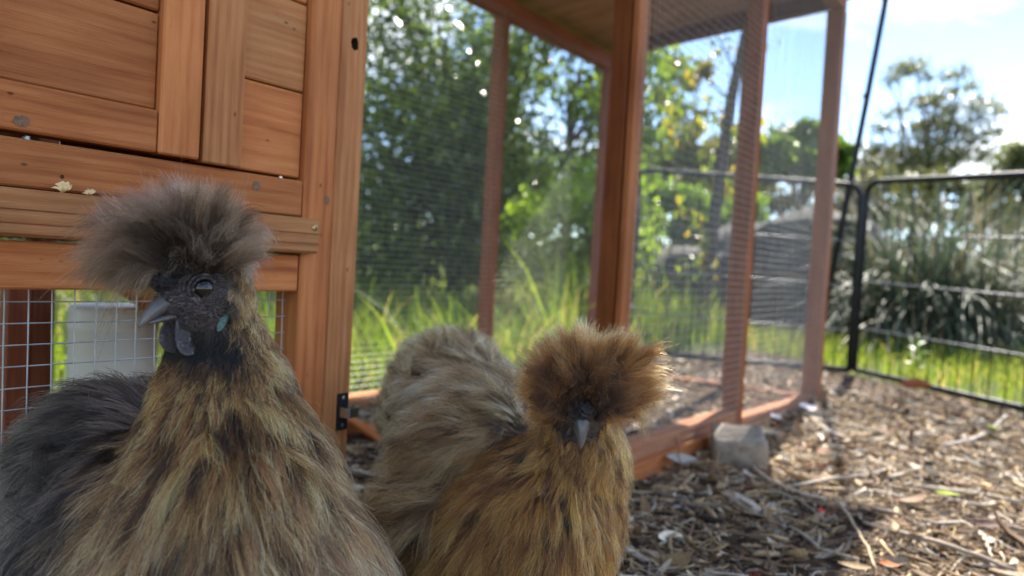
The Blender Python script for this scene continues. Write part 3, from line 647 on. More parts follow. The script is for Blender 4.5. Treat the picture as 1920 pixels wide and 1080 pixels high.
def rock_mat(name, c0, c1, sc_=6.0):
    mt, t, b, out = new_mat(name); L = t.links.new
    tc = N(t, 'ShaderNodeTexCoord'); nz = N(t, 'ShaderNodeTexNoise', i_Scale=sc_, i_Detail=9.0, i_Roughness=0.65); L(tc.outputs['Object'], nz.inputs['Vector'])
    r = ramp_node(t, [(0.3, c0), (0.62, c1), (0.8, tuple(min(1, x * 1.5) for x in c1))]); L(nz.outputs[0], r.inputs[0]); L(r.outputs[0], b.inputs['Base Color'])
    b.inputs['Roughness'].default_value = 0.9; bp = N(t, 'ShaderNodeBump', i_Strength=0.7, i_Distance=0.06 / sc_); L(nz.outputs[0], bp.inputs['Height']); L(bp.outputs[0], b.inputs['Normal'])
    return mt
M['boulder'] = rock_mat('weathered_boulder', (0.018, 0.017, 0.017), (0.055, 0.051, 0.048), 7)
rock('boulder', 'large dark grey rounded boulder behind the far fence panel', 'boulder', (1.80, 4.6, 0.15), (0.66, 0.4, 0.56), 3, M['boulder'])
rock('boulder', 'lower brown grey boulder left of the large one behind the sapling', 'boulder', (1.08, 4.7, 0.10), (0.42, 0.35, 0.36), 5, M['boulder'])

# spiky tussock behind the right fence panel
tus = tag(empty('tussock', (2.16, 3.85, -0.01)), 'big spiky strap leaved tussock behind the right fence panel', 'tussock')
def strap_blade(q, scale=1.0):
    az = q.uniform(0, 2 * math.pi); L = q.uniform(0.55, 1.20) * scale; lean = q.uniform(0.15, 1.45); W = q.uniform(0.009, 0.018)
    n = 8; pts = []; p = np.array([q.gauss(0, 0.15), q.gauss(0, 0.12), 0.0]); el = math.pi / 2 - lean * 0.72; dr = q.uniform(0.16, 0.36) * (0.5 + lean * 0.8)
    h = np.array([math.cos(az), math.sin(az), 0]); sd_ = np.array([-math.sin(az), math.cos(az), 0])
    v = []
    for i in range(n):
        t = i / (n - 1); w_ = W * (1 - t) ** 0.6 if i < n - 1 else 0.0006
        v += [p - sd_ * w_ / 2, p + np.array([0, 0, -w_ * 0.25]), p + sd_ * w_ / 2]
        p = p + (h * math.cos(el) + np.array([0, 0, 1]) * math.sin(el)) * L / (n - 1); el -= dr * (0.5 + t)
    f = []
    for i in range(n - 1):
        a = i * 3; f += [[a, a + 1, a + 4, a + 3], [a + 1, a + 2, a + 5, a + 4]]
    return np.array(v), f
tq = random.Random(71); sv_, sf_, scol, cnt = [], [], [], 0
for i in range(1500):
    v_, f_ = strap_blade(tq, 0.95); c = np.array((0.085, 0.115, 0.075)) * tq.uniform(0.6, 1.6) if tq.random() > 0.2 else np.array((0.25, 0.20, 0.11)) * tq.uniform(0.6, 1.2)
    v_[:, 2] = np.maximum(v_[:, 2], 0.004)
    if i < 90:
        me = mesh_np('blade', v_, f_, True); set_col(me, 'Col', np.tile(c * 1.25, (len(v_), 1))); link('blade', me, M['blade'], tus)
    else:
        sv_.append(v_); sf_ += [[k + cnt for k in g_] for g_ in f_]; cnt += len(v_); scol.append(np.tile(c, (len(v_), 1)))
me = mesh_np('blade_mass', np.concatenate(sv_), sf_, True); set_col(me, 'Col', np.concatenate(scol)); link('blade_mass', me, M['blade'], tus)['kind'] = 'stuff'
t2_ = tus.copy(); C.objects.link(t2_); t2_.location = (3.05, 4.25, -0.01); t2_.rotation_euler = (0, 0, 2.2); t2_['label'] = 'second spiky tussock further back at the right edge of the picture'
tus['group'] = t2_['group'] = 'spiky tussocks beyond the fence'
for ch in list(tus.children):
    c2 = ch.copy(); C.objects.link(c2); c2.parent = t2_
# broad-leaved weed between grass and fence
weed = tag(empty('weed', (1.42, 2.60, -0.01)), 'small upright broad leaved weed in the grass behind the fence', 'weed')
wb = MB(); wb.tube([(0, 0, 0), (0.004, 0, 0.07), (0.002, 0, 0.135)], [0.003, 0.0025, 0.0015], 5); wb.build('stem', M['leaf'], weed, True)
set_col(weed.children[0].data, 'Col', np.tile(np.array((0.10, 0.18, 0.03)), (len(weed.children[0].data.vertices), 1)))
wl = one_leaf(0.060, 0.024, (0.11, 0.21, 0.03), 1)
for i in range(12):
    o = link('leaf', wl, None, weed); o.location = (0.003, 0, 0.03 + 0.105 * i / 11); o.rotation_euler = (0, -0.25 - 0.05 * i, 2.4 * i); s_ = 1.05 - 0.05 * i; o.scale = (s_,) * 3

# grass
def grass(n, xs, ys, hfun, seed, colA, colB, W=0.0045):
    r = np.random.default_rng(seed); x = r.uniform(*xs, n * 3); y = r.uniform(*ys, n * 3)
    keep = (np.abs(x / y) < 0.95) & hfun(x, y)[0] & (vnoise(x, y, 7, 9) + r.normal(0, 0.25, n * 3) > -0.25)
    x, y = x[keep][:n], y[keep][:n]; n = len(x); h = hfun(x, y)[1] * r.uniform(0.35, 1.25, n) * (1 + 0.5 * vnoise(x, y, 5, 2))
    az = r.uniform(0, 6.28, n); bend = r.uniform(0.1, 0.9, n); w_ = W * r.uniform(0.6, 1.3, n)
    dirx, diry = np.cos(az), np.sin(az); vs_ = []
    fz = r.uniform(0, 6.28, n); sx, sy = np.cos(fz), np.sin(fz)
    for t, ww in ((0, 1.0), (0.35, 0.9), (0.7, 0.6), (1.0, 0.06)):
        o = bend * t ** 2 * h * 0.8; zz_ = h * (t - 0.28 * bend * t ** 2); cx, cy_ = x + dirx * o, y + diry * o
        vs_.append(np.stack([cx - sx * w_ * ww / 2, cy_ - sy * w_ * ww / 2, zz_ - 0.008], 1)); vs_.append(np.stack([cx + sx * w_ * ww / 2, cy_ + sy * w_ * ww / 2, zz_ - 0.008], 1))
    v = np.stack(vs_, 1).reshape(-1, 3); b0 = np.arange(n)[:, None] * 8
    f = np.concatenate([b0 + np.array([[0, 1, 3, 2]]), b0 + np.array([[2, 3, 5, 4]]), b0 + np.array([[4, 5, 7, 6]])], 0)
    t = np.clip(r.uniform(0, 1, n) + 0.4 * vnoise(x, y, 4, 8), 0, 1)[:, None]; c = np.array(colA) * (1 - t) + np.array(colB) * t
    dry = r.random(n) < 0.15; c[dry] = (0.32, 0.26, 0.12)
    me = mesh_np('grass', v, f); set_col(me, 'Col', np.repeat(c, 8, 0)); return me
def hf_back(x, y):
    s, v = sv(x, y); return (v > 0.70) & ~in_mulch(x, y) & (x < 1.1), np.where(x < 0.12, 0.13, 0.20) * np.where(np.sin(x * 37.0 + y * 61.0) > 0.88, 1.7, 1.0)
def hf_right(x, y):
    return ~in_mulch(x, y) & (x > 1.0) & ((x - 2.16) ** 2 + (y - 3.85) ** 2 > 0.05), np.where(y > 2.9, 0.10, 0.085) + 0 * x
g = link('grass', grass(17000, (-2.4, 1.5), (1.3, 4.6), hf_back, 81, (0.045, 0.09, 0.016), (0.17, 0.23, 0.03), 0.006), M['grass'])
tag(g, 'tall green grass growing behind the run and fence', 'grass', kind='stuff')
g = link('grass', grass(15000, (1.0, 4.2), (1.2, 5.2), hf_right, 82, (0.06, 0.105, 0.022), (0.19, 0.235, 0.045), 0.0045), M['grass'])
tag(g, 'short bright green grass beyond the right fence panel', 'grass', kind='stuff')
g = link('grass', grass(9000, (-4, 9), (4.4, 11), lambda x, y: (y > 4.4, 0.22 + 0 * x), 83, (0.06, 0.11, 0.02), (0.16, 0.20, 0.04), 0.010), M['grass'])
tag(g, 'rough grass further back among the shrubs and boulders', 'grass', kind='stuff')

# ------------------------------------------------------------------ hens
class Field:
    """smooth union of tapered capsules; 'grp' marks what a capsule belongs to"""
    def __init__(s, k=0.008): s.c = []; s.k = k
    def cap(s, a, b, ra, rb, grp): s.c.append((np.asarray(a, float), np.asarray(b, float), ra, rb, grp))
    def dists(s, p):
        out = []
        for a, b, ra, rb, g in s.c:
            ab = b - a; h = np.clip(((p - a) @ ab) / (ab @ ab + 1e-12), 0, 1)
            out.append(np.linalg.norm(p - a - h[:, None] * ab, axis=1) - (ra + (rb - ra) * h))
        return np.stack(out, 1)
    def sdf(s, p):
        d = s.dists(p); out = d[:, 0]
        for i in range(1, d.shape[1]):
            k = s.k * (0.35 if s.c[i][4] == 'face' else 1.0); h = np.maximum(k - np.abs(out - d[:, i]), 0) / k
            out = np.minimum(out, d[:, i]) - h * h * k * 0.25
        return out
    def grad(s, p, e=0.0008):
        g = np.stack([s.sdf(p + np.eye(3)[i] * e) - s.sdf(p - np.eye(3)[i] * e) for i in range(3)], 1)
        return unit(g)
    def weights(s, p, k=0.012):
        d = s.dists(p); w = np.exp(-(d - d.min(1)[:, None]) / k); return w / w.sum(1)[:, None]
def surface_nets(field, lo, hi, h):
    n = np.ceil((np.array(hi) - np.array(lo)) / h).astype(int) + 1
    ax = [lo[i] + h * np.arange(n[i]) for i in range(3)]
    G = np.stack(np.meshgrid(*ax, indexing='ij'), -1).reshape(-1, 3)
    S = np.concatenate([field.sdf(G[i:i + 300000]) for i in range(0, len(G), 300000)]).reshape(n)
    ins = S < 0; shp = n - 1
    cs = [ins[i:shp[0] + i, j:shp[1] + j, k:shp[2] + k] for i in (0, 1) for j in (0, 1) for k in (0, 1)]
    cnt = sum(c.astype(int) for c in cs); act = (cnt > 0) & (cnt < 8)
    vid = -np.ones(shp, int); vid[act] = np.arange(act.sum())
    I = np.argwhere(act); acc = np.zeros((len(I), 3)); num = np.zeros(len(I))
    for a in range(3):
        e = np.eye(3, dtype=int)[a]; o1, o2 = [np.eye(3, dtype=int)[b] for b in range(3) if b != a]
        for u_ in (0, 1):
            for w_ in (0, 1):
                p = I + o1 * u_ + o2 * w_; q = p + e
                sa, sb_ = S[tuple(p.T)], S[tuple(q.T)]; c = (sa < 0) != (sb_ < 0); t = sa / (sa - sb_ + 1e-20)
                acc += np.where(c[:, None], p + e * np.clip(t, 0, 1)[:, None], 0); num += c
    v = np.array(lo) + h * acc / num[:, None]; F_ = []
    for a in range(3):
        e = np.eye(3, dtype=int)[a]; b, c = [(1, 2), (2, 0), (0, 1)][a]; o1, o2 = np.eye(3, dtype=int)[b], np.eye(3, dtype=int)[c]
        A = S[tuple(slice(1, n[i] - 1) for i in range(3))]; P = np.argwhere(np.ones(A.shape, bool)) + 1
        sa = S[tuple(P.T)]; sb_ = S[tuple((P + e).T)]; cr_ = (sa < 0) != (sb_ < 0); P = P[cr_]; fl = sa[cr_] > 0
        q = np.stack([vid[tuple((P - o1 - o2).T)], vid[tuple((P - o2).T)], vid[tuple(P.T)], vid[tuple((P - o1).T)]], 1)
        q[fl] = q[fl][:, ::-1]; F_.append(q)
    F_ = np.concatenate(F_); F_ = F_[(F_ >= 0).all(1)]
    return v, F_
def sample_surface(v, f, n, r):
    a, b, c, d = (v[f[:, i]] for i in range(4)); ar = np.linalg.norm(np.cross(c - a, d - b), axis=1)
    k = r.choice(len(f), n, p=ar / ar.sum()); s, t = r.uniform(0, 1, n)[:, None], r.uniform(0, 1, n)[:, None]
    return (a[k] * (1 - s) + b[k] * s) * (1 - t) + (d[k] * (1 - s) + c[k] * s) * t
def hair_object(name, pts, rad, col, mat, parent):
    """pts (n,T,3) world space strands, rad (n,T), col (n,T,3)"""
    n, T, _ = pts.shape; hc = bpy.data.hair_curves.new(name); hc.add_curves([T] * n)
    hc.attributes['position'].data.foreach_set('vector', (pts - np.array(parent.location)).astype(np.float32).ravel())
    a = hc.attributes.get('radius') or hc.attributes.new('radius', 'FLOAT', 'POINT'); a.data.foreach_set('value', rad.astype(np.float32).ravel())
    a = hc.attributes.new('Col', 'FLOAT_COLOR', 'POINT'); c = np.ones((n * T, 4), np.float32); c[:, :3] = 0.84 * np.clip(col.reshape(-1, 3), 0.001, 1) ** 1.5; a.data.foreach_set('color', c.ravel())
    hc.materials.append(mat); o = bpy.data.objects.new(name, hc); C.objects.link(o); o.parent = parent; o['kind'] = 'stuff'
    return o
def feathers(p, nrm, d, L, W, K, T, r, lift=0.25, droop=0.0, splay=0.5, curl=0.0012, rad=0.00016):
    """each feather: K loose barbs leaving a bent shaft.  returns strands, radii, |offset|, height t, feather index"""
    F = len(p); side = unit(np.cross(d, nrm))
    L = np.broadcast_to(L, (F,)); W = np.broadcast_to(W, (F,)); lift = np.broadcast_to(lift, (F,))
    rep = lambda a: np.repeat(a, K, 0)
    o = np.clip(r.normal(0, 0.5, F * K), -1.2, 1.2); a0 = r.uniform(0, 0.45, F * K) * (r.random(F * K) < 0.6); ln = r.uniform(0.55, 1.12, F * K) * (1 - a0 * 0.6)
    P_, N_, D_, S_, L_, W_, LF = rep(p), rep(nrm), rep(d), rep(side), rep(L), rep(W), rep(lift)
    t = np.linspace(0, 1, T)[None, :]
    s = a0[:, None] + ln[:, None] * t                                         # along the shaft
    lat = (o[:, None] * (0.22 + splay * (1.75 * s - 1.05 * s ** 2))) * W_[:, None]
    up = LF[:, None] * (s - 0.62 * s ** 2)
    jn = r.normal(0, 0.38, F * K)[:, None] * t * W_[:, None]
    ph = r.uniform(0, 6.28, (F * K, 1)); fr = r.uniform(3, 8, (F * K, 1)); am = curl * r.uniform(0.2, 1.4, (F * K, 1)) * t
    x = P_[:, None] + D_[:, None] * (s * L_[:, None])[..., None] + S_[:, None] * (lat + am * np.sin(fr * t + ph))[..., None] + N_[:, None] * (up * L_[:, None] + jn + am * np.cos(fr * t + ph))[..., None]
    x[..., 2] -= droop * (s ** 2) * L_[:, None]
    R = rad * r.uniform(0.7, 1.25, (F * K, 1)) * (1 - 0.72 * t ** 1.5)
    return x, np.broadcast_to(R, x.shape[:2]).copy(), np.abs(o), s, np.repeat(np.arange(F), K)
def shade(c, f, r, j=0.30):
    """brightness jitter per strand"""
    return np.clip(c * r.uniform(1 - j, 1 + j, (len(f), 1, 1)), 0.002, 0.9)
def feather_mat(name):
    mt = bpy.data.materials.new(name); mt.use_nodes = True; t = mt.node_tree; t.nodes.clear(); out = N(t, 'ShaderNodeOutputMaterial')
    a = N(t, 'ShaderNodeAttribute', attribute_name='Col'); h = N(t, 'ShaderNodeBsdfHairPrincipled'); h.model = 'CHIANG'; h.parametrization = 'COLOR'
    t.links.new(a.outputs['Color'], h.inputs['Color']); h.inputs['Roughness'].default_value = 0.42; h.inputs['Radial Roughness'].default_value = 0.55; h.inputs['Coat'].default_value = 0.0
    h.inputs['Random Roughness'].default_value = 0.3
    t.links.new(h.outputs[0], out.inputs[0]); return mt
M['feather'] = feather_mat('silky_feather')
def skin_mat(name, c0, c1, scale, bump, rough=0.48):
    mt, t, b, out = new_mat(name); L = t.links.new
    tc = N(t, 'ShaderNodeTexCoord'); mp = N(t, 'ShaderNodeMapping'); mp.inputs['Scale'].default_value = (scale, scale, scale); L(tc.outputs['Object'], mp.inputs[0])
    nz = N(t, 'ShaderNodeTexNoise', i_Scale=1.0, i_Detail=5.0, i_Distortion=1.2); L(mp.outputs[0], nz.inputs['Vector'])
    mp2 = N(t, 'ShaderNodeMapping'); mp2.inputs['Scale'].default_value = (scale * 0.5, scale * 0.5, scale * 1.5); mp2.inputs['Rotation'].default_value = (0.2, 0.5, 0.3); L(tc.outputs['Object'], mp2.inputs[0])
    wr = N(t, 'ShaderNodeTexNoise', i_Scale=0.8, i_Detail=3.0, i_Distortion=2.6); L(mp2.outputs[0], wr.inputs['Vector'])
    ab = N(t, 'ShaderNodeMath', operation='SUBTRACT', i_1=0.5); L(wr.outputs[0], ab.inputs[0]); ab2 = N(t, 'ShaderNodeMath', operation='ABSOLUTE'); L(ab.outputs[0], ab2.inputs[0])
    mr = N(t, 'ShaderNodeMapRange'); mr.inputs[1].default_value = 0.0; mr.inputs[2].default_value = 0.09; L(ab2.outputs[0], mr.inputs[0])
    m_ = N(t, 'ShaderNodeMath', operation='MULTIPLY_ADD', i_1=0.8); L(mr.outputs[0], m_.inputs[0]); L(nz.outputs[0], m_.inputs[2])
    r = ramp_node(t, [(0.35, c0), (0.95, c1)]); m2 = N(t, 'ShaderNodeMath', operation='MULTIPLY', i_1=0.7); L(m_.outputs[0], m2.inputs[0]); L(m2.outputs[0], r.inputs[0]); L(r.outputs[0], b.inputs['Base Color'])
    b.inputs['Roughness'].default_value = rough
    bp = N(t, 'ShaderNodeBump', i_Strength=bump, i_Distance=0.0014); L(m_.outputs[0], bp.inputs['Height']); L(bp.outputs[0], b.inputs['Normal'])
    return mt
M['skin'] = skin_mat('dark_mulberry_skin', (0.018, 0.015, 0.017), (0.115, 0.098, 0.102), 380, 1.0, 0.36)
M['wattle'] = skin_mat('wattle_skin', (0.07, 0.068, 0.078), (0.30, 0.30, 0.33), 900, 1.0, 0.36)
M['comb'] = skin_mat('comb_skin', (0.012, 0.011, 0.014), (0.045, 0.04, 0.045), 800, 1.0)
M['turquoise'] = skin_mat('turquoise_lobe', (0.06, 0.17, 0.18), (0.34, 0.58, 0.57), 1300, 0.9)
M['eye'] = simple('eye_gloss', (0.006, 0.005, 0.005), 0.05, noise=0.3, spec=0.5)
M['iris'] = simple('iris_brown', (0.030, 0.018, 0.010), 0.12, noise=0.4, nscale=900)
M['scale'] = simple('leg_scales', (0.05, 0.05, 0.06), 0.5, noise=0.4, nscale=300, bump=0.5)
mt, t_n, b_, out_ = new_mat('horn_beak')
ta = N(t_n, 'ShaderNodeAttribute', attribute_name='Col'); tcn = N(t_n, 'ShaderNodeTexCoord'); nzn = N(t_n, 'ShaderNodeTexNoise', i_Scale=420, i_Detail=4.0)
t_n.links.new(tcn.outputs['Object'], nzn.inputs['Vector']); mxn = N(t_n, 'ShaderNodeMix', data_type='RGBA', blend_type='MULTIPLY'); mxn.inputs[0].default_value = 0.7
t_n.links.new(ta.outputs['Color'], mxn.inputs[6]); mrn = N(t_n, 'ShaderNodeMapRange'); mrn.inputs[3].default_value = 0.4; mrn.inputs[4].default_value = 1.5; t_n.links.new(nzn.outputs[0], mrn.inputs[0]); t_n.links.new(mrn.outputs[0], mxn.inputs[7])
t_n.links.new(mxn.outputs[2], b_.inputs['Base Color']); b_.inputs['Roughness'].default_value = 0.36; b_.inputs['Coat Weight'].default_value = 0.15
M['beak'] = mt

def loft(name, secs, k, mat, parent, cols=None):
    """secs: list of (centre, right vec, up vec) with right/up already scaled; closed ends"""
    v = []; f = []; n = len(secs)
    for c, a, b in secs:
        for j in range(k):
            w_ = 2 * math.pi * j / k; v.append(np.asarray(c) + np.asarray(a) * math.cos(w_) + np.asarray(b) * math.sin(w_))
    for i in range(n - 1):
        for j in range(k): f.append([i * k + j, i * k + (j + 1) % k, (i + 1) * k + (j + 1) % k, (i + 1) * k + j])
    f += [list(range(k))[::-1], [(n - 1) * k + j for j in range(k)]]
    me = mesh_np(name, np.array(v) - np.array(parent.location), f, True)
    if cols is not None: set_col(me, 'Col', np.repeat(np.array(cols), k, 0))
    return link(name, me, mat, parent)
def ball_mesh(fn, nu=28, nv=18):
    """closed surface from fn(unit vectors) -> points"""
    th = np.linspace(0, math.pi, nv + 1); ph = np.linspace(0, 2 * math.pi, nu, endpoint=False)
    d = [(0, 0, 1)] + [(math.sin(a) * math.cos(b), math.sin(a) * math.sin(b), math.cos(a)) for a in th[1:-1] for b in ph] + [(0, 0, -1)]
    f = [[0, 1 + j, 1 + (j + 1) % nu] for j in range(nu)]
    for i in range(nv - 2):
        for j in range(nu): f.append([1 + i * nu + j, 1 + (i + 1) * nu + j, 1 + (i + 1) * nu + (j + 1) % nu, 1 + i * nu + (j + 1) % nu])
    e = 1 + (nv - 1) * nu
    f += [[e, e - nu + (j + 1) % nu, e - nu + j] for j in range(nu)]
    return fn(np.array(d, float)), f
def head_parts(hen, O, f, l, k, big_wattle=True, mm=0.001, bk=1.0):
    """beak, eyes, comb, wattles, lobes; coordinates in millimetres along forward, left, up"""
    Mx = np.stack([f, l, k], 1)
    W = lambda a, b, c: O + Mx @ (np.array([a, b, c]) * mm)
    loc = np.array(hen.location)
    def ball(name, fn, mat, nu=28, nv=18):
        d, fc = ball_mesh(fn, nu, nv); return link(name, mesh_np(name, O + (Mx @ (d * mm).T).T - loc, fc, True), mat, hen)
    # upper beak: curved culmen with a hooked tip
    sec = []; col = []
    for t in np.linspace(0, 1, 12):
        x = 12 + 21.5 * t; z = -1.0 - 3.4 * t - 9.5 * t ** 2.4; hw = 7.0 * (1 - t) ** 0.7 + 0.5; hh = 6.2 * (1 - t) ** 0.6 + 0.6
        sec.append((W(x, 0, z - 0.10 * hh), Mx @ np.array([0, hw, 0]) * mm, Mx @ (np.array([0.25 * t, 0, 1]) * hh) * mm))
        g = np.array([0.060, 0.063, 0.080]) * (1 - t) + np.array([0.24, 0.23, 0.22]) * t ** 1.5; col.append(g * bk)
    loft('upper_beak', sec, 16, M['beak'], hen, col)
    sec = []; col = []
    for t in np.linspace(0, 1, 9):
        x = 10 + 20.5 * t; z = -9.2 - 2.6 * t - 1.2 * t * t; hw = 6.6 * (1 - t) ** 0.7 + 0.5; hh = 2.6 * (1 - t) ** 0.6 + 0.4
        sec.append((W(x, 0, z), Mx @ np.array([0, hw, 0]) * mm, Mx @ np.array([0, 0, hh]) * mm)); col.append(np.array([0.045, 0.045, 0.055]) * (1 - t) + np.array([0.11, 0.105, 0.10]) * t)
    loft('lower_beak', sec, 14, M['beak'], hen, col)
    for sgn in (1, -1):
        ball('nostril', lambda d, s=sgn: np.array([19.5, s * 4.9, -1.0]) + d * np.array([2.6, 1.0, 0.9]), M['hole'], 14, 9)
        ey = ball('eye', lambda d, s=sgn: np.array([6.0, s * 12.6, 3.0]) + d * np.array([5.2, 3.6, 5.2]), M['eye'], 26, 18)
        # wrinkled lid ring round the eye
        rb = MB(); ring_pts = []
        for rad_, out, tk in ((5.9, 1.2, 0.8), (7.5, 0.2, 0.75), (9.0, -1.4, 0.7)):
            pts = [W(6.0 + rad_ * math.cos(a), sgn * (12.0 + out - 0.06 * rad_ * math.cos(a) * 3), 3.2 + rad_ * 0.92 * math.sin(a)) - loc for a in np.linspace(0, 2 * math.pi, 33)]
            rb.tube(pts, tk * mm, 7, False)
        rb.build('eyelid', M['skin'], hen, True)
        # wattle: cupped lobe with a thick rim
        sw, sh, x0, z0 = (6.8, 10.4, 12.0, -20.5) if big_wattle else (5.0, 7.0, 13, -17)
        def wat(d, s=sgn):
            rr = np.sqrt(d[:, 0] ** 2 + d[:, 2] ** 2); th = np.where(rr > 0.55, 0.9 + 2.3 * np.exp(-((rr - 0.93) / 0.10) ** 2), 0.7)
            x = d[:, 0] * sw * (1 - 0.35 * d[:, 2]) ; z = d[:, 2] * sh
            y = d[:, 1] * th + s * (3.6 + 2.6 * (d[:, 0] ** 2) - 1.5 * (d[:, 2]))
            return np.stack([x + x0 + 1.5 * d[:, 2], y + s * 1.0, z + z0], 1)
        ball('wattle', wat, M['wattle'], 34, 22)
        def lobe(d, s=sgn):
            x = d[:, 0] * 2.5 - 4.2 * d[:, 2]; z = d[:, 2] * 7.6; return np.stack([-3.6 + x, s * (15.0 - 0.5 * d[:, 2]) + d[:, 1] * 2.6, -11.5 + z], 1)
        ball('earlobe', lobe, M['turquoise'], 20, 14)
    def cmb(d):
        q = 1 + 0.16 * np.sin(d[:, 0] * 9 + 1) * np.cos(d[:, 1] * 8) + 0.12 * np.sin(d[:, 2] * 11 + d[:, 1] * 6); return np.array([18.5, 0, 6.5]) + d * np.array([7.0, 6.2, 4.6]) * q[:, None]
    ball('comb', cmb, M['comb'], 36, 24)
    return W
def toes(hen, foot, facing, mat):
    loc = np.array(hen.location); b = MB()
    for a in (-0.55, -0.15, 0.3, 0.75, 2.9):
        d = np.array([math.cos(facing + a), math.sin(facing + a), 0]); L = 0.036 if abs(a) < 1 else 0.018
        b.tube([foot + np.array([0, 0, 0.006]) - loc, foot + d * L * 0.5 + np.array([0, 0, 0.008]) - loc, foot + d * L + np.array([0, 0, 0.003]) - loc], [0.0045, 0.004, 0.0015], 7)
    b.build('foot', mat, hen, True)
VIEW = lambda p: unit(EYE - p)
def keep_visible(p, n, r, back=0.35):
    c = (n * VIEW(p)).sum(1); return (c > -0.30) | (r.random(len(p)) < back)

def crest(hen, roots_c, axes, centre, radii, n, K, r, c_root, c_mid, c_tip, min_up=-0.35, rad=0.00015, fuzz=0.0028, fwd=None, T=7, front_shade=0.0, no_front=0.9, rise=0.012, seed=1):
    """pom-pom: clumps of fine barbs from the skull top to an ellipsoid"""
    d = unit(r.normal(size=(n * 6, 3))); d = d[(d @ axes[2] > min_up)]
    if fwd is not None:                                # keep the face clear
        d = d[~((d @ fwd > 0.30) & (d @ axes[2] < 0.02))]
    vw = VIEW(centre); d = d[r.random(len(d)) > np.clip((d @ vw - 0.30) / 0.5, 0, 1) * no_front]; d = d[:n]; n = len(d)
    tip = centre + (d @ axes.T if False else d) * 0
    e = np.stack([d @ axes[i] for i in range(3)], 1) * np.array(radii)
    q_ = np.random.default_rng(seed); bump = sum(np.sin(d @ q_.normal(0, 3.2, 3) + q_.uniform(0, 6)) for _ in range(6)) / 6
    tip = centre + (e * (1 + 0.36 * bump[:, None])) @ axes; tip = centre + (tip - centre) * r.uniform(0.55, 1.08, (n, 1))
    root = roots_c + (np.stack([d @ axes[i] for i in range(3)], 1) * np.array([0.010, 0.009, 0.004])) @ axes
    rep = lambda a: np.repeat(a, K, 0); m_ = n * K
    t = np.linspace(0, 1, T)[None, :, None]
    flop = (r.random((n, 1)) < 0.22) * r.uniform(0.3, 1.0, (n, 1))
    out = unit(tip - roots_c); midp = root + (tip - root) * 0.5 + axes[2] * (rise * r.uniform(0.0, 1.5, (n, 1))) + r.normal(0, 0.0042, (n, 3)) + axes[2] * flop * 0.008
    tip = tip - axes[2] * flop * 0.009
    P0_, P1_, P2_ = rep(root) + r.normal(0, 0.0007, (m_, 3)), rep(midp), rep(tip)
    ln_ = np.clip(r.normal(0.88, 0.13, (m_, 1, 1)), 0.4, 1.15); ln_ = np.where(r.random((m_, 1, 1)) < 0.02, ln_ * 1.18, ln_); u_ = t * ln_
    x = P0_[:, None] * (1 - u_) ** 2 + 2 * u_ * (1 - u_) * P1_[:, None] + u_ ** 2 * P2_[:, None]
    sp_ = r.normal(0, 1, (m_, 1, 3)) * fuzz; x = x + sp_ * (1.5 * t - 0.85 * t ** 2)
    ph = r.uniform(0, 6.28, (m_, 1, 1)); ax1 = unit(r.normal(size=(m_, 3)))[:, None]; x = x + ax1 * np.sin(t * r.uniform(4, 11, (m_, 1, 1)) + ph) * 0.0019 * t
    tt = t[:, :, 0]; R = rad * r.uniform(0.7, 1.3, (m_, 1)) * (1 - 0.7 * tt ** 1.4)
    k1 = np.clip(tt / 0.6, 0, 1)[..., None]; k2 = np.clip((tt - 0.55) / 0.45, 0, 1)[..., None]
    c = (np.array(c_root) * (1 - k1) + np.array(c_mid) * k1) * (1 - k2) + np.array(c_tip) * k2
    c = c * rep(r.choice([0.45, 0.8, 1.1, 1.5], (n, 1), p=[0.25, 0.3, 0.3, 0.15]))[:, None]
    fr_ = np.clip((d @ VIEW(centre) - 0.15) / 0.6, 0, 1) * np.clip(0.75 - d @ axes[2], 0, 1) * front_shade; c = c * (1 - rep(fr_)[:, None, None])  # shade painted into the colour of strands that face the camera
    return x, np.broadcast_to(R, x.shape[:2]).copy(), shade(c, x, r, 0.28)

def build_hen(name, label, cap_list, spine, head, skin_h, loc, seed):
    hen = tag(empty(name, loc), label, 'hen', 'silky feathered hens'); hen['category'] = 'hen'
    fld = Field(0.016)
    for a, b, ra, rb, g in cap_list: fld.cap(a, b, ra, rb, g)
    allp = np.array([q for c in cap_list for q in (c[0], c[1])]); mr = max(max(c[2], c[3]) for c in cap_list) + 0.012
    v, f = surface_nets(fld, allp.min(0) - mr, allp.max(0) + mr, skin_h)
    link('body', mesh_np('body', v - np.array(hen.location), f, True), M['skin'], hen)
    return hen, fld, v, f

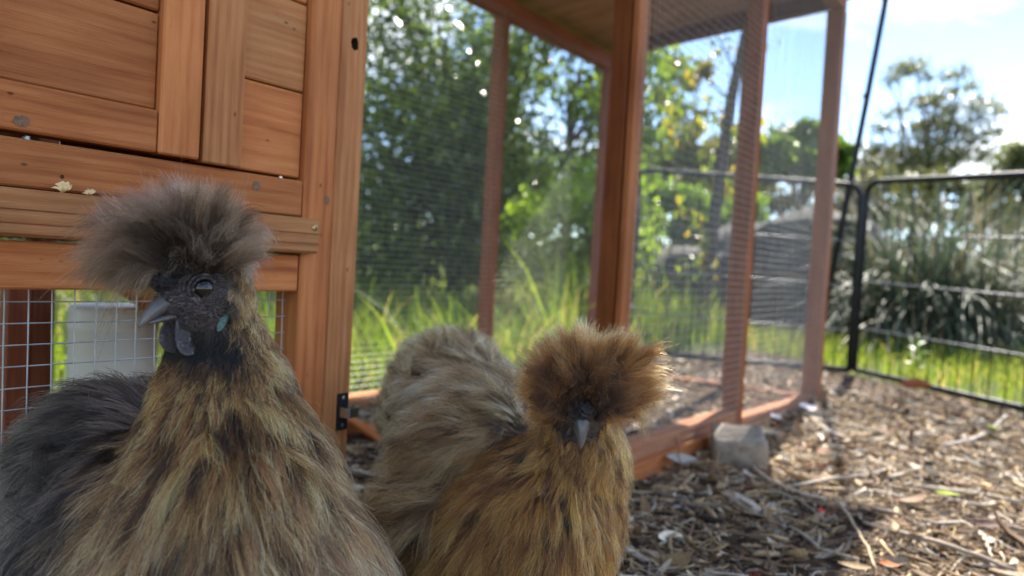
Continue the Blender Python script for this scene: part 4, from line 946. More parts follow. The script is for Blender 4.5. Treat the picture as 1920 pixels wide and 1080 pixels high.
# ---- hen in front of the house, head turned to the left of the picture
r1 = np.random.default_rng(101)
A_ = lambda px, py, Y: at(px, py, Y)
al = math.radians(57); f1 = np.array([-math.cos(al), -math.sin(al), 0]); k1_ = np.array([0, 0, 1.0]); l1 = np.cross(k1_, f1)
pt = math.radians(5); f1, k1_ = f1 * math.cos(pt) - k1_ * math.sin(pt), k1_ * math.cos(pt) + f1 * math.sin(pt)
O1 = A_(385, 541, 0.372) - (f1 * 6 + l1 * 13.5 + k1_ * 3.2) * 0.001
H1 = lambda a, b, c: O1 + (f1 * a + l1 * b + k1_ * c) * 0.001
caps1 = [(H1(-5, 0, 2), H1(7, 0, 1), 0.0150, 0.0118, 'head'), (H1(6, 0, -2), H1(17, 0, -4), 0.0112, 0.0068, 'face'), (H1(0, 4.5, -4), H1(6, 3.5, -5), 0.0092, 0.0085, 'face'), (H1(0, -4.5, -4), H1(6, -3.5, -5), 0.0092, 0.0085, 'face'),
         (H1(2, 0, -12), H1(10, 0, -12), 0.010, 0.006, 'face'),
         (H1(-8, 0, -8), A_(410, 650, 0.402), 0.0135, 0.0175, 'neck'), (A_(410, 650, 0.402), A_(418, 740, 0.400), 0.0175, 0.0255, 'neck'), (A_(418, 740, 0.400), A_(430, 860, 0.392), 0.0265, 0.0385, 'neck'),
         (A_(430, 860, 0.392), A_(436, 990, 0.380), 0.0385, 0.050, 'chest'), (A_(432, 990, 0.380), A_(440, 1120, 0.37), 0.049, 0.062, 'chest'), (A_(570, 1050, 0.385), A_(580, 1150, 0.39), 0.022, 0.030, 'wing'),
         (A_(430, 1090, 0.385), A_(330, 1010, 0.415), 0.058, 0.058, 'body'), (A_(330, 1010, 0.415), A_(248, 895, 0.440), 0.056, 0.040, 'body'), (A_(248, 895, 0.440), A_(175, 985, 0.430), 0.040, 0.032, 'body'), (A_(205, 1060, 0.405), A_(180, 1130, 0.40), 0.040, 0.044, 'body')]
bot1 = A_(400, 1120, 0.38)
feet1 = [np.array([bot1[0] + dx, bot1[1] + dy, 0.012]) for dx, dy in ((0.03, -0.005), (-0.04, 0.03))]
for ft in feet1: caps1.append((ft + np.array([0, 0, 0.07]), ft, 0.022, 0.006, 'leg'))
hen1, fld1, v1, q1 = build_hen('silky_hen', 'larger hen at left with charcoal crest, dark face and golden neck', caps1, None, None, 0.0017, (bot1[0], bot1[1], 0.0), 1)
for ft in feet1: toes(hen1, ft, math.atan2(f1[1], f1[0]), M['scale'])
head_parts(hen1, O1, f1, l1, k1_, bk=0.6)
def plume(hen, fld, v, q, n, r, spine_dir, part):
    p = sample_surface(v, q, n, r); px = sample_surface(v, q, 26000, r); p = np.concatenate([p, px[np.linalg.norm(px - spine_dir, axis=1) < 0.052]]); nn = fld.grad(p); kp = keep_visible(p, nn, r) & (p[:, 2] > 0.02); p, nn = p[kp], nn[kp]
    return p, nn
grp1 = [c[4] for c in caps1]
p, nn = plume(hen1, fld1, v1, q1, 5600, r1, O1, None)
w = fld1.weights(p); G = lambda *names: w[:, [i for i, g in enumerate(grp1) if g in names]].sum(1)
wn_, wb_, wh_, wl_ = G('neck', 'chest'), G('body'), G('head', 'face'), G('leg'); ww_ = G('wing')
hd = np.stack([(p - O1) @ f1, (p - O1) @ l1, (p - O1) @ k1_], 1) * 1000
# flow: down and away from the head on neck and chest, back towards the tail on the body
away = unit(p - (O1 + np.array([0, 0, 0.03])))
tail = unit(np.array([-0.75, 0.25, -0.45]))
flow = away * (wn_ + wh_ * 0.8 + ww_)[:, None] + tail * (wb_ * 1.1)[:, None] + np.array([0, 0, -1.0]) * (0.55 * wn_ + 0.3 * wb_ + wl_ + 0.5 * ww_)[:, None]
d_ = flow - nn * (flow * nn).sum(1)[:, None]; d_ = unit(unit(d_) + r1.normal(0, 1, p.shape) * (0.20 + 0.22 * np.clip(wb_, 0, 1))[:, None]); d_ = unit(d_ - nn * (d_ * nn).sum(1)[:, None])
dist0 = np.linalg.norm(p - O1, axis=1); face = (hd[:, 0] > -9) & (hd[:, 2] > -15 - 0.15 * (hd[:, 0] + 9)) & (dist0 < 0.034)
ear = (np.abs(hd[:, 0] + 8.0) < 3.0) & (np.abs(hd[:, 2] - 0.5) < 5)
fp, fn = p[face & ~ear], nn[face & ~ear]
kp = ~(face & ~ear); p, nn, d_, hd, wn_, wb_, wh_, wl_, ww_, ear = (a[kp] for a in (p, nn, d_, hd, wn_, wb_, wh_, wl_, ww_, ear))
dist = np.linalg.norm(p - O1, axis=1)
Lf = np.interp(dist, [0.012, 0.03, 0.06, 0.12, 0.2], [0.007, 0.013, 0.025, 0.040, 0.044]); Wf = np.interp(dist, [0.012, 0.03, 0.06, 0.14], [0.002, 0.0032, 0.0050, 0.0070])
lift = np.interp(dist, [0.01, 0.05, 0.12], [0.35, 0.30, 0.30]) + 0.35 * wb_ + r1.normal(0, 0.10, len(p))
K = 46
x, R, o_, s_, fi = feathers(p, nn, d_, Lf * r1.uniform(0.75, 1.2, len(p)), Wf, K, 7, r1, lift=lift, droop=0.06, splay=0.80, curl=0.0017)
gold_e, gold_m, dark = np.array([1.0, 0.60, 0.225]), np.array([0.95, 0.455, 0.155]), np.array([0.040, 0.034, 0.033])
beige_e, taupe = np.array([1.0, 0.68, 0.40]), np.array([0.38, 0.265, 0.18]); char_e, char_d = np.array([0.25, 0.212, 0.19]), np.array([0.062, 0.055, 0.054])
low = np.clip((0.215 - p[:, 2]) / 0.09, 0, 1)                       # golden neck fading to beige taupe on the breast
edge = gold_e * (1 - low)[:, None] + beige_e * low[:, None]; core = dark * (1 - low)[:, None] + taupe * 0.30 * low[:, None]; base_m = gold_m * (1 - low)[:, None] + taupe * 1.2 * low[:, None]
bodyw = np.clip((wb_ - 0.45) / 0.25, 0, 1)[:, None]
edge = edge * (1 - bodyw) + char_e * bodyw; core = core * (1 - bodyw) + char_d * bodyw; base_m = base_m * (1 - bodyw) + char_e * 0.7 * bodyw
throat = np.clip(1 - np.abs(hd[:, 2] + 24) / 15, 0, 1) * np.clip((hd[:, 0] + 13) / 9, 0, 1); throat = np.clip(throat * 1.6, 0, 1)[:, None]
edge = edge * (1 - throat) + np.array([0.035, 0.028, 0.026]) * throat; base_m = base_m * (1 - throat) + np.array([0.02, 0.017, 0.018]) * throat; core = core * (1 - throat) + 0.015 * throat
edge[ear] = (0.42, 0.30, 0.19); base_m[ear] = (0.34, 0.24, 0.15); core[ear] = (0.25, 0.18, 0.11)
pat = r1.uniform(0, 1, len(p)); stripe = np.interp(pat, [0, 0.45, 0.75, 1], [0.10, 0.30, 0.5, 0.8])  # width of the dark centre
hyue = r1.choice([0.20, 0.65, 1.0, 1.25], len(p), p=[0.28, 0.20, 0.30, 0.22]) * r1.uniform(0.85, 1.15, len(p))
inner = (o_ < stripe[fi])[:, None, None]; sg = np.clip(s_, 0, 1)[..., None]
tipc = np.where(inner, core[fi][:, None] * (1 - sg * 0.4) + base_m[fi][:, None] * sg * 0.4, base_m[fi][:, None] * (1 - sg) + edge[fi][:, None] * sg)
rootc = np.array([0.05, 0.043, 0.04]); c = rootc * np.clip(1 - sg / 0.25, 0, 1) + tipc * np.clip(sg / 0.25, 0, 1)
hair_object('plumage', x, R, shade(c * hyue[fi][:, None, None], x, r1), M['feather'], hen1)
sel = r1.random(len(fp)) < 0.9; fp, fn = fp[sel], fn[sel]
fd_ = unit(np.tile(-f1 + np.array([0, 0, -0.25]), (len(fp), 1)) + r1.normal(0, 0.35, fp.shape)); fd_ = unit(fd_ - fn * (fd_ * fn).sum(1)[:, None])
xb, Rb, ob, sb2, fb2 = feathers(fp, fn, fd_, 0.0042, 0.0011, 3, 5, r1, lift=0.4, curl=0.0003, rad=0.00009)
hair_object('face_bristles', xb, Rb, np.broadcast_to(np.array([0.12, 0.095, 0.08]), xb.shape).copy(), M['feather'], hen1)
# crest, leaning a little forward and flaring wide
view_ax = np.stack([RT, fw, np.array([0, 0, 1.0])])
x, R, c = crest(hen1, H1(7, 2, 11.5), view_ax, A_(324, 458, 0.381), (0.0460, 0.032, 0.0320), 620, 120, r1, (0.030, 0.023, 0.018), (0.150, 0.108, 0.080), (0.46, 0.345, 0.245), min_up=-0.80, fuzz=0.0031, rad=0.00013, front_shade=0.45)
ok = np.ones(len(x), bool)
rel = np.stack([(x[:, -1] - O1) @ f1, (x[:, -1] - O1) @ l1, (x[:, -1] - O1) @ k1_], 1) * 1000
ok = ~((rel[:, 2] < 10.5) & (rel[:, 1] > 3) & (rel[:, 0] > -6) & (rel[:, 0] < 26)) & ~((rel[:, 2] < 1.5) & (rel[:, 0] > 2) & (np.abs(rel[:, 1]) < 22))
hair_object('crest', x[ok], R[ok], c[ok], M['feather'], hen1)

# ---- browner hen behind, head lowered towards the camera
r2 = np.random.default_rng(202)
f2 = unit(np.array([0.03, -0.80, -0.60])); l2 = unit(np.cross(np.array([0, 0, 1.0]), f2)); k2_ = np.cross(f2, l2)
tip2 = A_(1091, 856, 0.468); O2 = tip2 - (f2 * 40 - k2_ * 14) * 0.001
H2 = lambda a, b, c: O2 + (f2 * a + l2 * b + k2_ * c) * 0.001
caps2 = [(H2(-5, 0, 2), H2(7, 0, 1), 0.0155, 0.012, 'head'), (H2(6, 0, -2), H2(17, 0, -4), 0.0112, 0.0068, 'face'), (H2(2, 0, -10), H2(10, 0, -11), 0.012, 0.008, 'face'),
         (H2(-10, 0, -4), A_(1080, 850, 0.530), 0.016, 0.026, 'neck'), (A_(1080, 850, 0.530), A_(1055, 905, 0.535), 0.026, 0.036, 'neck'), (A_(1055, 905, 0.535), A_(1015, 970, 0.530), 0.036, 0.047, 'chest'),
         (A_(1015, 970, 0.530), A_(975, 1040, 0.535), 0.047, 0.055, 'chest'), (A_(975, 1040, 0.535), A_(930, 1090, 0.57), 0.055, 0.060, 'chest'),
         (A_(1010, 960, 0.56), A_(910, 860, 0.615), 0.046, 0.058, 'body'), (A_(910, 865, 0.615), A_(855, 770, 0.69), 0.057, 0.046, 'rump'), (A_(855, 770, 0.69), A_(845, 742, 0.70), 0.046, 0.042, 'rump'),
         (A_(830, 990, 0.575), A_(800, 1060, 0.575), 0.044, 0.046, 'body'), (A_(880, 900, 0.60), A_(840, 1000, 0.58), 0.04, 0.045, 'body')]
bot2 = A_(910, 1090, 0.58)
feet2 = [np.array([bot2[0] + dx, bot2[1] + dy, 0.012]) for dx, dy in ((0.035, -0.01), (-0.035, 0.01))]
for ft in feet2: caps2.append((ft + np.array([0, 0, 0.05]), ft, 0.022, 0.006, 'leg'))
hen2, fld2, v2, q2 = build_hen('silky_hen', 'brown hen in the middle with ginger tipped crest and lowered beak', caps2, None, None, 0.0019, (bot2[0], bot2[1], 0.0), 2)
for ft in feet2: toes(hen2, ft, -math.pi / 2, M['scale'])
head_parts(hen2, O2, f2, l2, k2_, False, bk=0.55)
grp2 = [c[4] for c in caps2]
p, nn = plume(hen2, fld2, v2, q2, 5600, r2, O2, None)
w = fld2.weights(p); G = lambda *names: w[:, [i for i, g in enumerate(grp2) if g in names]].sum(1)
wn_, wb_, wr_, wh_, wl_ = G('neck', 'chest'), G('body'), G('rump'), G('head', 'face'), G('leg')
away = unit(p - (O2 + np.array([0, 0, 0.02]))); tail = unit(np.array([-0.55, 0.45, -0.30])); rc = A_(880, 800, 0.66)
flow = away * (wn_ + wh_)[:, None] + tail * wb_[:, None] + unit(p - rc) * (0.7 * wr_)[:, None] + unit(np.array([-0.4, 0.6, 0.3])) * (0.5 * wr_)[:, None] + np.array([0, 0, -1.0]) * (0.8 * wn_ + 0.25 * wb_ + wl_)[:, None]
d_ = flow - nn * (flow * nn).sum(1)[:, None]; d_ = unit(unit(d_) + r2.normal(0, 1, p.shape) * (0.20 + 0.22 * np.clip(wb_ + wr_, 0, 1))[:, None]); d_ = unit(d_ - nn * (d_ * nn).sum(1)[:, None])
hd = np.stack([(p - O2) @ f2, (p - O2) @ l2, (p - O2) @ k2_], 1) * 1000
kp = ~((wh_ > 0.35) & (hd[:, 0] > -2)); p, nn, d_, hd, wn_, wb_, wr_, wh_ = (a[kp] for a in (p, nn, d_, hd, wn_, wb_, wr_, wh_))
dist = np.linalg.norm(p - O2, axis=1)
Lf = np.interp(dist, [0.012, 0.03, 0.06, 0.12, 0.2], [0.008, 0.014, 0.026, 0.036, 0.038]); Wf = np.interp(dist, [0.012, 0.03, 0.06, 0.14], [0.002, 0.0032, 0.0050, 0.0068])
lift = 0.28 + 0.30 * wb_ + 0.55 * wr_ + r2.normal(0, 0.10, len(p))
x, R, o_, s_, fi = feathers(p, nn, d_, Lf * r2.uniform(0.75, 1.2, len(p)), Wf, 46, 7, r2, lift=lift, droop=0.05, splay=0.85, curl=0.0019, rad=0.00016)
ch_e, ch_m, ch_d = np.array([0.92, 0.455, 0.14]), np.array([0.62, 0.275, 0.085]), np.array([0.055, 0.038, 0.028])
bd_e, bd_m, bd_d = np.array([1.0, 0.67, 0.34]), np.array([0.68, 0.41, 0.20]), np.array([0.09, 0.065, 0.05])
bw = np.clip((wb_ + wr_ - 0.35) / 0.4, 0, 1)[:, None]
edge, base_m, core = ch_e * (1 - bw) + bd_e * bw, ch_m * (1 - bw) + bd_m * bw, ch_d * (1 - bw) + bd_d * bw
throat = np.clip((hd[:, 0] + 6) / 8, 0, 1) * np.clip(1 - np.abs(hd[:, 2] + 14) / 14, 0, 1); throat = np.clip(throat * 1.5, 0, 1)[:, None]
edge = edge * (1 - throat) + np.array([0.05, 0.032, 0.022]) * throat; base_m = base_m * (1 - throat) + np.array([0.025, 0.018, 0.016]) * throat
pat = r2.uniform(0, 1, len(p)); stripe = np.interp(pat, [0, 0.5, 0.8, 1], [0.08, 0.25, 0.45, 0.75]); hyue = r2.choice([0.28, 0.7, 1.0, 1.2], len(p), p=[0.20, 0.24, 0.34, 0.22]) * r2.uniform(0.85, 1.15, len(p))
inner = (o_ < stripe[fi])[:, None, None]; sg = np.clip(s_, 0, 1)[..., None]
tipc = np.where(inner, core[fi][:, None] * (1 - sg * 0.5) + base_m[fi][:, None] * sg * 0.5, base_m[fi][:, None] * (1 - sg) + edge[fi][:, None] * sg)
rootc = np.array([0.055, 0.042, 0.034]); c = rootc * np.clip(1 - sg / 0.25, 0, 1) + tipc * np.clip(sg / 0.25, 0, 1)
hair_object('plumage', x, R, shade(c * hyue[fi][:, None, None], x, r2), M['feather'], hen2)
x, R, c = crest(hen2, A_(1096, 770, 0.487), view_ax, A_(1108, 712, 0.497), (0.0470, 0.030, 0.0370), 950, 84, r2, (0.028, 0.018, 0.013), (0.100, 0.056, 0.032), (0.64, 0.335, 0.135), min_up=-0.75, fuzz=0.0030, rad=0.00016, front_shade=0.72, no_front=0.4, seed=5)
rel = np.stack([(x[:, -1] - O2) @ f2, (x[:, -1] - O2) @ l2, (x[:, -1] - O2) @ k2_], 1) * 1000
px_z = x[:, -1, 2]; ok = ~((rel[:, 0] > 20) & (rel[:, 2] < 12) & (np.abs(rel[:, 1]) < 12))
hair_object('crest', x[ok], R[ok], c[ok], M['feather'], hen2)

# ------------------------------------------------------------------ litter on the ground
M['litter'] = attr_mat('litter', 0.75, noise=0.35, ns=420.0, spec=0.3)
lr = np.random.default_rng(303)
def twig_template(q, k=5, n=5):
    pts = []; p = np.zeros(3); h = q.uniform(-0.25, 0.25); b = q.uniform(-1.6, 1.6)
    for i in range(n):
        pts.append(p.copy()); p = p + np.array([math.cos(h), math.sin(h), q.uniform(-0.12, 0.12)]) / (n - 1); h += b / (n - 1) + q.uniform(-0.15, 0.15)
    pts = np.array(pts) - np.mean(pts, 0); return tube(pts, [q.uniform(0.6, 1) * 0.045 * (1 - 0.4 * i / n) for i in range(n)], k)
def chip_template(q):
    n = 7; ring = [(0.5 * math.cos(6.283 * i / n) * q.uniform(0.75, 1.1), 0.16 * math.sin(6.283 * i / n) * q.uniform(0.6, 1.2)) for i in range(n)]; bow = q.uniform(-0.25, 0.25)
    v = [(x, y, 0.035 + bow * x * x) for x, y in ring] + [(x * 1.03, y * 1.05, -0.035 + bow * x * x) for x, y in ring]
    return np.array(v), [list(range(n)), list(range(2 * n - 1, n - 1, -1))] + [[i, n + i, n + (i + 1) % n, (i + 1) % n] for i in range(n)]
def curl_template(q):
    n = 6; v = []; c = q.uniform(0.5, 2.2); tw = q.uniform(-0.7, 0.7)
    for i in range(n):
        t = i / (n - 1); w_ = 0.17 * math.sin(math.pi * (0.1 + 0.85 * t)); a = c * (t - 0.5); x, z = math.sin(a) / c, -(math.cos(a) - 1) / c - 0.02
        for s_, up_ in ((-1, 0.5), (0, 0.0), (1, 0.5)): v.append((x, s_ * w_, z + up_ * w_ + tw * s_ * w_ * (t - 0.5)))
    f = []
    for i in range(n - 1):
        a = i * 3; f += [[a, a + 1, a + 4, a + 3], [a + 1, a + 2, a + 5, a + 4]]
    return np.array(v), f
tq = random.Random(31)
templ = {'twig': [twig_template(tq) for _ in range(14)], 'chip': [chip_template(tq) for _ in range(10)], 'curl': [curl_template(tq) for _ in range(10)], 'straw': [twig_template(tq, 3, 4) for _ in range(6)]}
def euler_mats(a, b, c):
    ca, sa, cb_, sb_, cc, sc_ = np.cos(a), np.sin(a), np.cos(b), np.sin(b), np.cos(c), np.sin(c); z = np.zeros_like(a); o = np.ones_like(a)
    Rz = np.stack([np.stack([cc, -sc_, z], -1), np.stack([sc_, cc, z], -1), np.stack([z, z, o], -1)], -2)
    Ry = np.stack([np.stack([cb_, z, sb_], -1), np.stack([z, o, z], -1), np.stack([-sb_, z, cb_], -1)], -2)
    Rx = np.stack([np.stack([o, z, z], -1), np.stack([z, ca, -sa], -1), np.stack([z, sa, ca], -1)], -2)
    return Rz @ Ry @ Rx
def scatter(n, kind, size, slim, cols, tilt, zr, region):
    """n pieces of one kind spread over a patch of ground, returned as vertices, faces, colours"""
    x = lr.uniform(*region[0], n * 4); y = lr.uniform(*region[1], n * 4)
    keep = in_mulch(x, y) & (vnoise(x, y, 11, 17) + lr.normal(0, 0.25, n * 4) > -0.30) & (np.abs(x / np.maximum(y, 0.05)) < 0.85) & (lr.random(n * 4) < np.clip(1.25 / np.maximum(y, 0.4), 0.25, 1.6) / 1.6)
    x, y = x[keep][:n], y[keep][:n]; n = len(x); T = templ[kind]; k = lr.integers(0, len(T), n)
    R_ = euler_mats(lr.normal(0, tilt, n), lr.normal(0, tilt * 0.6, n), lr.uniform(0, 6.283, n)); L = size * lr.lognormal(0, 0.38, n); sl = slim * lr.uniform(0.7, 1.35, n)
    z = ground_h(x, y) + lr.uniform(*zr, n) + 0.0016; ci = lr.choice(len(cols), n, p=np.array([c[1] for c in cols]) / sum(c[1] for c in cols)); cc = np.array([c[0] for c in cols])[ci] * (lr.uniform(0.6, 1.3, n) * (1 + 0.35 * vnoise(x, y, 6, 21)))[:, None]
    Vs, Fs, Cs, off_ = [], [], [], 0
    for j, (tv, tf) in enumerate(T):
        m_ = np.where(k == j)[0]
        if not len(m_): continue
        v = tv[None] * (L[m_, None, None] * np.stack([np.ones(len(m_)), sl[m_], sl[m_]], 1)[:, None]); v = np.einsum('nij,nkj->nki', R_[m_], v) + np.stack([x[m_], y[m_], z[m_]], 1)[:, None]
        nv = len(tv); Vs.append(v.reshape(-1, 3)); Cs.append(np.repeat(cc[m_], nv, 0))
        for g in tf: Fs.append((np.array(g)[None] + (off_ + np.arange(len(m_)) * nv)[:, None]))
        off_ += nv * len(m_)
    return np.concatenate(Vs), Fs, np.concatenate(Cs)
tan, grey, brown, pale, red, blk = (0.49, 0.35, 0.19), (0.41, 0.35, 0.275), (0.20, 0.125, 0.07), (0.74, 0.65, 0.52), (0.26, 0.07, 0.045), (0.045, 0.03, 0.022)
mixA = [(tan, 5), (grey, 4), (brown, 5), (pale, 1.5), (red, 0.35), (blk, 3)]
R0 = ((-0.7, 2.0), (0.35, 2.9))
sets = [(4200, 'chip', 0.015, 0.8, mixA, 0.35, (0.0, 0.004), R0), (9000, 'twig', 0.030, 0.85, mixA, 0.25, (0.0, 0.007), R0), (2600, 'twig', 0.055, 0.75, mixA, 0.15, (0.003, 0.009), R0),
        (3200, 'curl', 0.021, 0.9, [(pale, 1.6), (tan, 3), (brown, 4), (grey, 2), (red, 0.5), (blk, 1.5)], 0.55, (0.002, 0.008), R0),
        (420, 'chip', 0.034, 0.8, [(brown, 4), (tan, 2), (blk, 2), (grey, 2)], 0.3, (0.003, 0.009), R0), (650, 'curl', 0.036, 0.75, [(pale, 1.2), (tan, 2), (grey, 2), (brown, 4)], 0.55, (0.004, 0.010), R0),
        (5500, 'straw', 0.036, 0.45, [((0.46, 0.34, 0.18), 4), (tan, 3), (grey, 2), (brown, 2)], 0.25, (0.002, 0.009), R0),
        (12000, 'chip', 0.0075, 1.2, mixA, 0.6, (0.0, 0.003), ((-0.5, 1.6), (0.5, 2.2))),
        (9000, 'twig', 0.015, 1.0, mixA, 0.35, (0.0, 0.006), ((-0.3, 1.2), (0.6, 1.7)))]
LV, LF_, LC, o_n = [], {3: [], 4: [], 7: [], 5: []}, [], 0
for a in sets:
    v, fs, c = scatter(*a); LV.append(v); LC.append(c)
    for g in fs: LF_.setdefault(g.shape[1], []).append(g + o_n)
    o_n += len(v)
def mesh_mixed(name, V_, groups):
    me = bpy.data.meshes.new(name); me.vertices.add(len(V_)); me.vertices.foreach_set('co', V_.astype(np.float32).ravel())
    idx_, st, tot = [], [], 0
    for k, gl in groups.items():
        if not gl: continue
        g = np.concatenate(gl); idx_.append(g.ravel()); st.append(tot + np.arange(len(g)) * k); tot += g.size
    idx_, st = np.concatenate(idx_), np.concatenate(st)
    me.loops.add(len(idx_)); me.loops.foreach_set('vertex_index', idx_.astype(np.int32)); me.polygons.add(len(st)); me.polygons.foreach_set('loop_start', st.astype(np.int32)); me.update(calc_edges=True); me.validate()
    return me
me = mesh_mixed('wood_mulch', np.concatenate(LV), LF_); set_col(me, 'Col', np.concatenate(LC))
tag(link('wood_mulch', me, M['litter']), 'loose mulch of wood chips, twigs and straw covering the yard', 'mulch', kind='stuff')

# the stone that holds the frame down
M['paver'] = rock_mat('grey_stone', (0.13, 0.10, 0.075), (0.34, 0.285, 0.22), 45)
def stone_block():
    bm = bmesh.new(); bmesh.ops.create_cube(bm, size=1.0); bmesh.ops.subdivide_edges(bm, edges=bm.edges[:], cuts=9, use_grid_fill=True)
    from mathutils import noise as mn
    for v in bm.verts:
        c = v.co.copy(); rr = Vector((c.x, c.y, c.z)); mx = max(abs(c.x), abs(c.y), abs(c.z)) ; ln_ = rr.length
        v.co = rr * (1 - 0.05 * max(0, (ln_ - 0.56)) / 0.30); q = c * 3.2
        v.co += v.co.normalized() * (0.055 * mn.noise(q) + 0.03 * mn.noise(q * 2.7) + 0.012 * mn.noise(q * 8))
        v.co = Vector((v.co.x * 0.092 * (1 - 0.10 * (v.co.z + 0.5)), v.co.y * 0.098, v.co.z * 0.052))
    me = bpy.data.meshes.new('stone'); bm.to_mesh(me); bm.free(); me.polygons.foreach_set('use_smooth', [True] * len(me.polygons)); return me
st_ = link('stone', stone_block(), M['paver']); st_.location = (0.388, 1.222, 0.018); st_.rotation_euler = (0.10, -0.06, -0.22)
tag(st_, 'chunky grey stone block resting against the bottom rail of the run', 'stone')
# single sticks and leaves that stand out
def stick(label, pix, r, col, cat='stick', lifts=(0.006, 0.010, 0.006), seed=0):
    q = random.Random(seed); ps = [on_ground(px, py) for px, py in pix]; n = len(ps); b = MB(); z = np.interp(np.linspace(0, 1, n), np.linspace(0, 1, len(lifts)), lifts)
    base = ps[0].copy(); fine = []
    ts = np.linspace(0, n - 1, n * 4)
    arr = np.array([[np.interp(t, range(n), [p[i] for p in ps]) for i in range(2)] for t in ts]); zz = np.interp(ts, range(n), z)
    pts = np.concatenate([arr - base[:2], zz[:, None]], 1) + np.array([[q.gauss(0, 0.0008), q.gauss(0, 0.0008), q.gauss(0, 0.0005)] for _ in ts])
    b.tube(pts, [0.78 * r * (1 - 0.35 * i / len(ts)) * q.uniform(0.88, 1.1) for i in range(len(ts))], 7)
    me = b.mesh('stick', True); set_col(me, 'Col', np.tile(np.array(col), (len(me.vertices), 1))); o = link('stick', me, M['litter']); o.location = (base[0], base[1], 0.0)
    return tag(o, label, cat)
stick('pale split stick just right of the stone pointing to the camera', [(1410, 882), (1450, 915), (1500, 935), (1552, 945)], 0.0030, (0.56, 0.47, 0.36), seed=1)
stick('long thin grey stick lying across the yard right of the stone', [(1482, 918), (1560, 908), (1620, 900), (1690, 880)], 0.0028, (0.40, 0.35, 0.29), seed=2)
stick('straight tan stick running to the bottom edge of the picture', [(1563, 942), (1595, 985), (1620, 1030), (1642, 1078)], 0.0024, (0.50, 0.38, 0.25), seed=3)
stick('curved grey stick near the right fence panel', [(1765, 842), (1820, 832), (1855, 815), (1886, 783)], 0.0044, (0.38, 0.34, 0.30), seed=4)
stick('short dark stick below the split pale stick', [(1440, 925), (1500, 950), (1545, 985)], 0.0024, (0.33, 0.28, 0.22), seed=5)
stick('bent pale twig at the lower right beside the dead leaf', [(1835, 1005), (1848, 1030), (1860, 1058)], 0.0022, (0.55, 0.47, 0.37), seed=6)
stick('forked pale twig at the right edge of the yard', [(1800, 985), (1838, 1010), (1880, 1035), (1918, 1050)], 0.0017, (0.50, 0.42, 0.33), seed=7)
stick('thin rust brown stem standing up before the bottom rail', [(1262, 850), (1272, 880), (1285, 925)], 0.0018, (0.25, 0.13, 0.07), lifts=(0.045, 0.022, 0.004), seed=8)
stick('curled brown stem leaning against the front of the stone', [(1345, 880), (1342, 905), (1375, 935)], 0.0020, (0.28, 0.16, 0.09), lifts=(0.030, 0.024, 0.004), seed=9)
stick('dark knobbly stick in front of the brown hen', [(1230, 930), (1290, 960), (1345, 955)], 0.0032, (0.16, 0.12, 0.09), seed=10)
stick('long weathered branch piece along the bottom right corner', [(1690, 1010), (1780, 1040), (1900, 1078)], 0.0042, (0.30, 0.25, 0.20), seed=11)
def litter_leaf(label, px, py, L, Wd, col, rot, tilt=0.3, z=0.010, name='dead_leaf', cat='leaf', seed=0):
    q = random.Random(seed); n = 8; v = []
    for i in range(n):
        t = i / (n - 1); w_ = Wd * math.sin(math.pi * (0.04 + 0.92 * t)) ** 0.8; zc = 0.22 * L * (t - 0.5) ** 2 * 2 + 0.03 * L * math.sin(7 * t + seed)
        v += [(L * (t - 0.5), -w_ / 2, zc + w_ * 0.28), (L * (t - 0.5), -w_ / 4, zc + w_ * 0.08), (L * (t - 0.5), 0, zc), (L * (t - 0.5), w_ / 4, zc + w_ * 0.10), (L * (t - 0.5), w_ / 2, zc + w_ * (0.20 + 0.1 * math.sin(5 * t)))]
    f = [[i * 5 + j, i * 5 + j + 1, i * 5 + j + 6, i * 5 + j + 5] for i in range(n - 1) for j in range(4)]
    me = mesh_np(name, np.array(v), f, True); set_col(me, 'Col', np.tile(np.array(col), (len(v), 1))); o = link(name, me, M['litter']); p = on_ground(px, py)
    o.location = (p[0], p[1], z); o.rotation_euler = (tilt, 0.1, rot); return tag(o, label, cat)
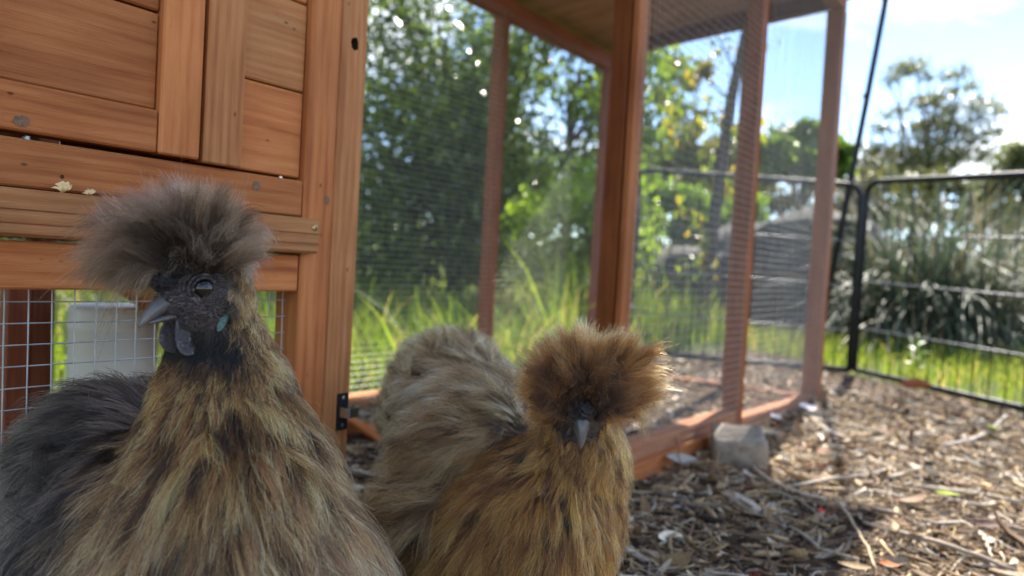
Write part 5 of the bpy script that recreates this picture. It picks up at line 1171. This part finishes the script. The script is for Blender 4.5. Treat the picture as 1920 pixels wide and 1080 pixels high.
litter_leaf('upright white curled leaf in the middle of the sunny mulch', 1740, 905, 0.040, 0.020, (0.74, 0.71, 0.66), 1.5, 0.7, 0.016, seed=1)
litter_leaf('arched pale leaf curling up behind the long grey stick', 1532, 838, 0.055, 0.017, (0.60, 0.52, 0.44), 1.1, 0.6, 0.016, seed=2)
litter_leaf('long dark maroon dead leaf at the lower right', 1850, 1002, 0.075, 0.017, (0.13, 0.075, 0.062), 0.1, 0.3, 0.010, seed=3)
litter_leaf('yellow green fallen leaf on the mulch', 1775, 942, 0.042, 0.014, (0.34, 0.40, 0.05), 0.2, 0.2, 0.010, seed=4)
litter_leaf('rust red dead leaf against the bottom of the right fence panel', 1712, 745, 0.085, 0.040, (0.30, 0.12, 0.075), 2.3, 0.9, 0.030, seed=5)
litter_leaf('white feather like leaf by the end of the bottom rail', 1450, 800, 0.050, 0.020, (0.66, 0.62, 0.60), 0.9, 0.6, 0.018, seed=6)
litter_leaf('lilac white curled leaf just beyond the end of the bottom rail', 1512, 783, 0.046, 0.024, (0.62, 0.58, 0.62), 0.3, 0.5, 0.020, seed=7)
litter_leaf('pale oval leaf beside the maroon dead leaf', 1850, 1028, 0.026, 0.011, (0.62, 0.50, 0.36), 0.6, 0.2, 0.008, seed=8)
litter_leaf('broad pale grey leaf in shade before the bottom rail', 1275, 880, 0.060, 0.026, (0.36, 0.33, 0.30), 0.5, 0.4, 0.012, seed=9)
litter_leaf('small bright red petal on the mulch below the stone', 1540, 970, 0.011, 0.008, (0.55, 0.03, 0.02), 0.6, 0.4, 0.008, 'petal', 'petal', seed=10)
litter_leaf('orange dead leaf at the bottom edge of the picture', 1665, 1074, 0.022, 0.010, (0.50, 0.17, 0.06), 0.1, 0.3, 0.008, seed=11)
litter_leaf('pinkish dead leaf scrap beside the arched pale leaf', 1540, 857, 0.020, 0.010, (0.55, 0.27, 0.22), 0.1, 0.3, 0.010, seed=12)
litter_leaf('yellow green seedling leaf on the mulch near the curved grey stick', 1855, 815, 0.045, 0.026, (0.26, 0.33, 0.04), 0.8, 0.3, 0.012, seed=13)
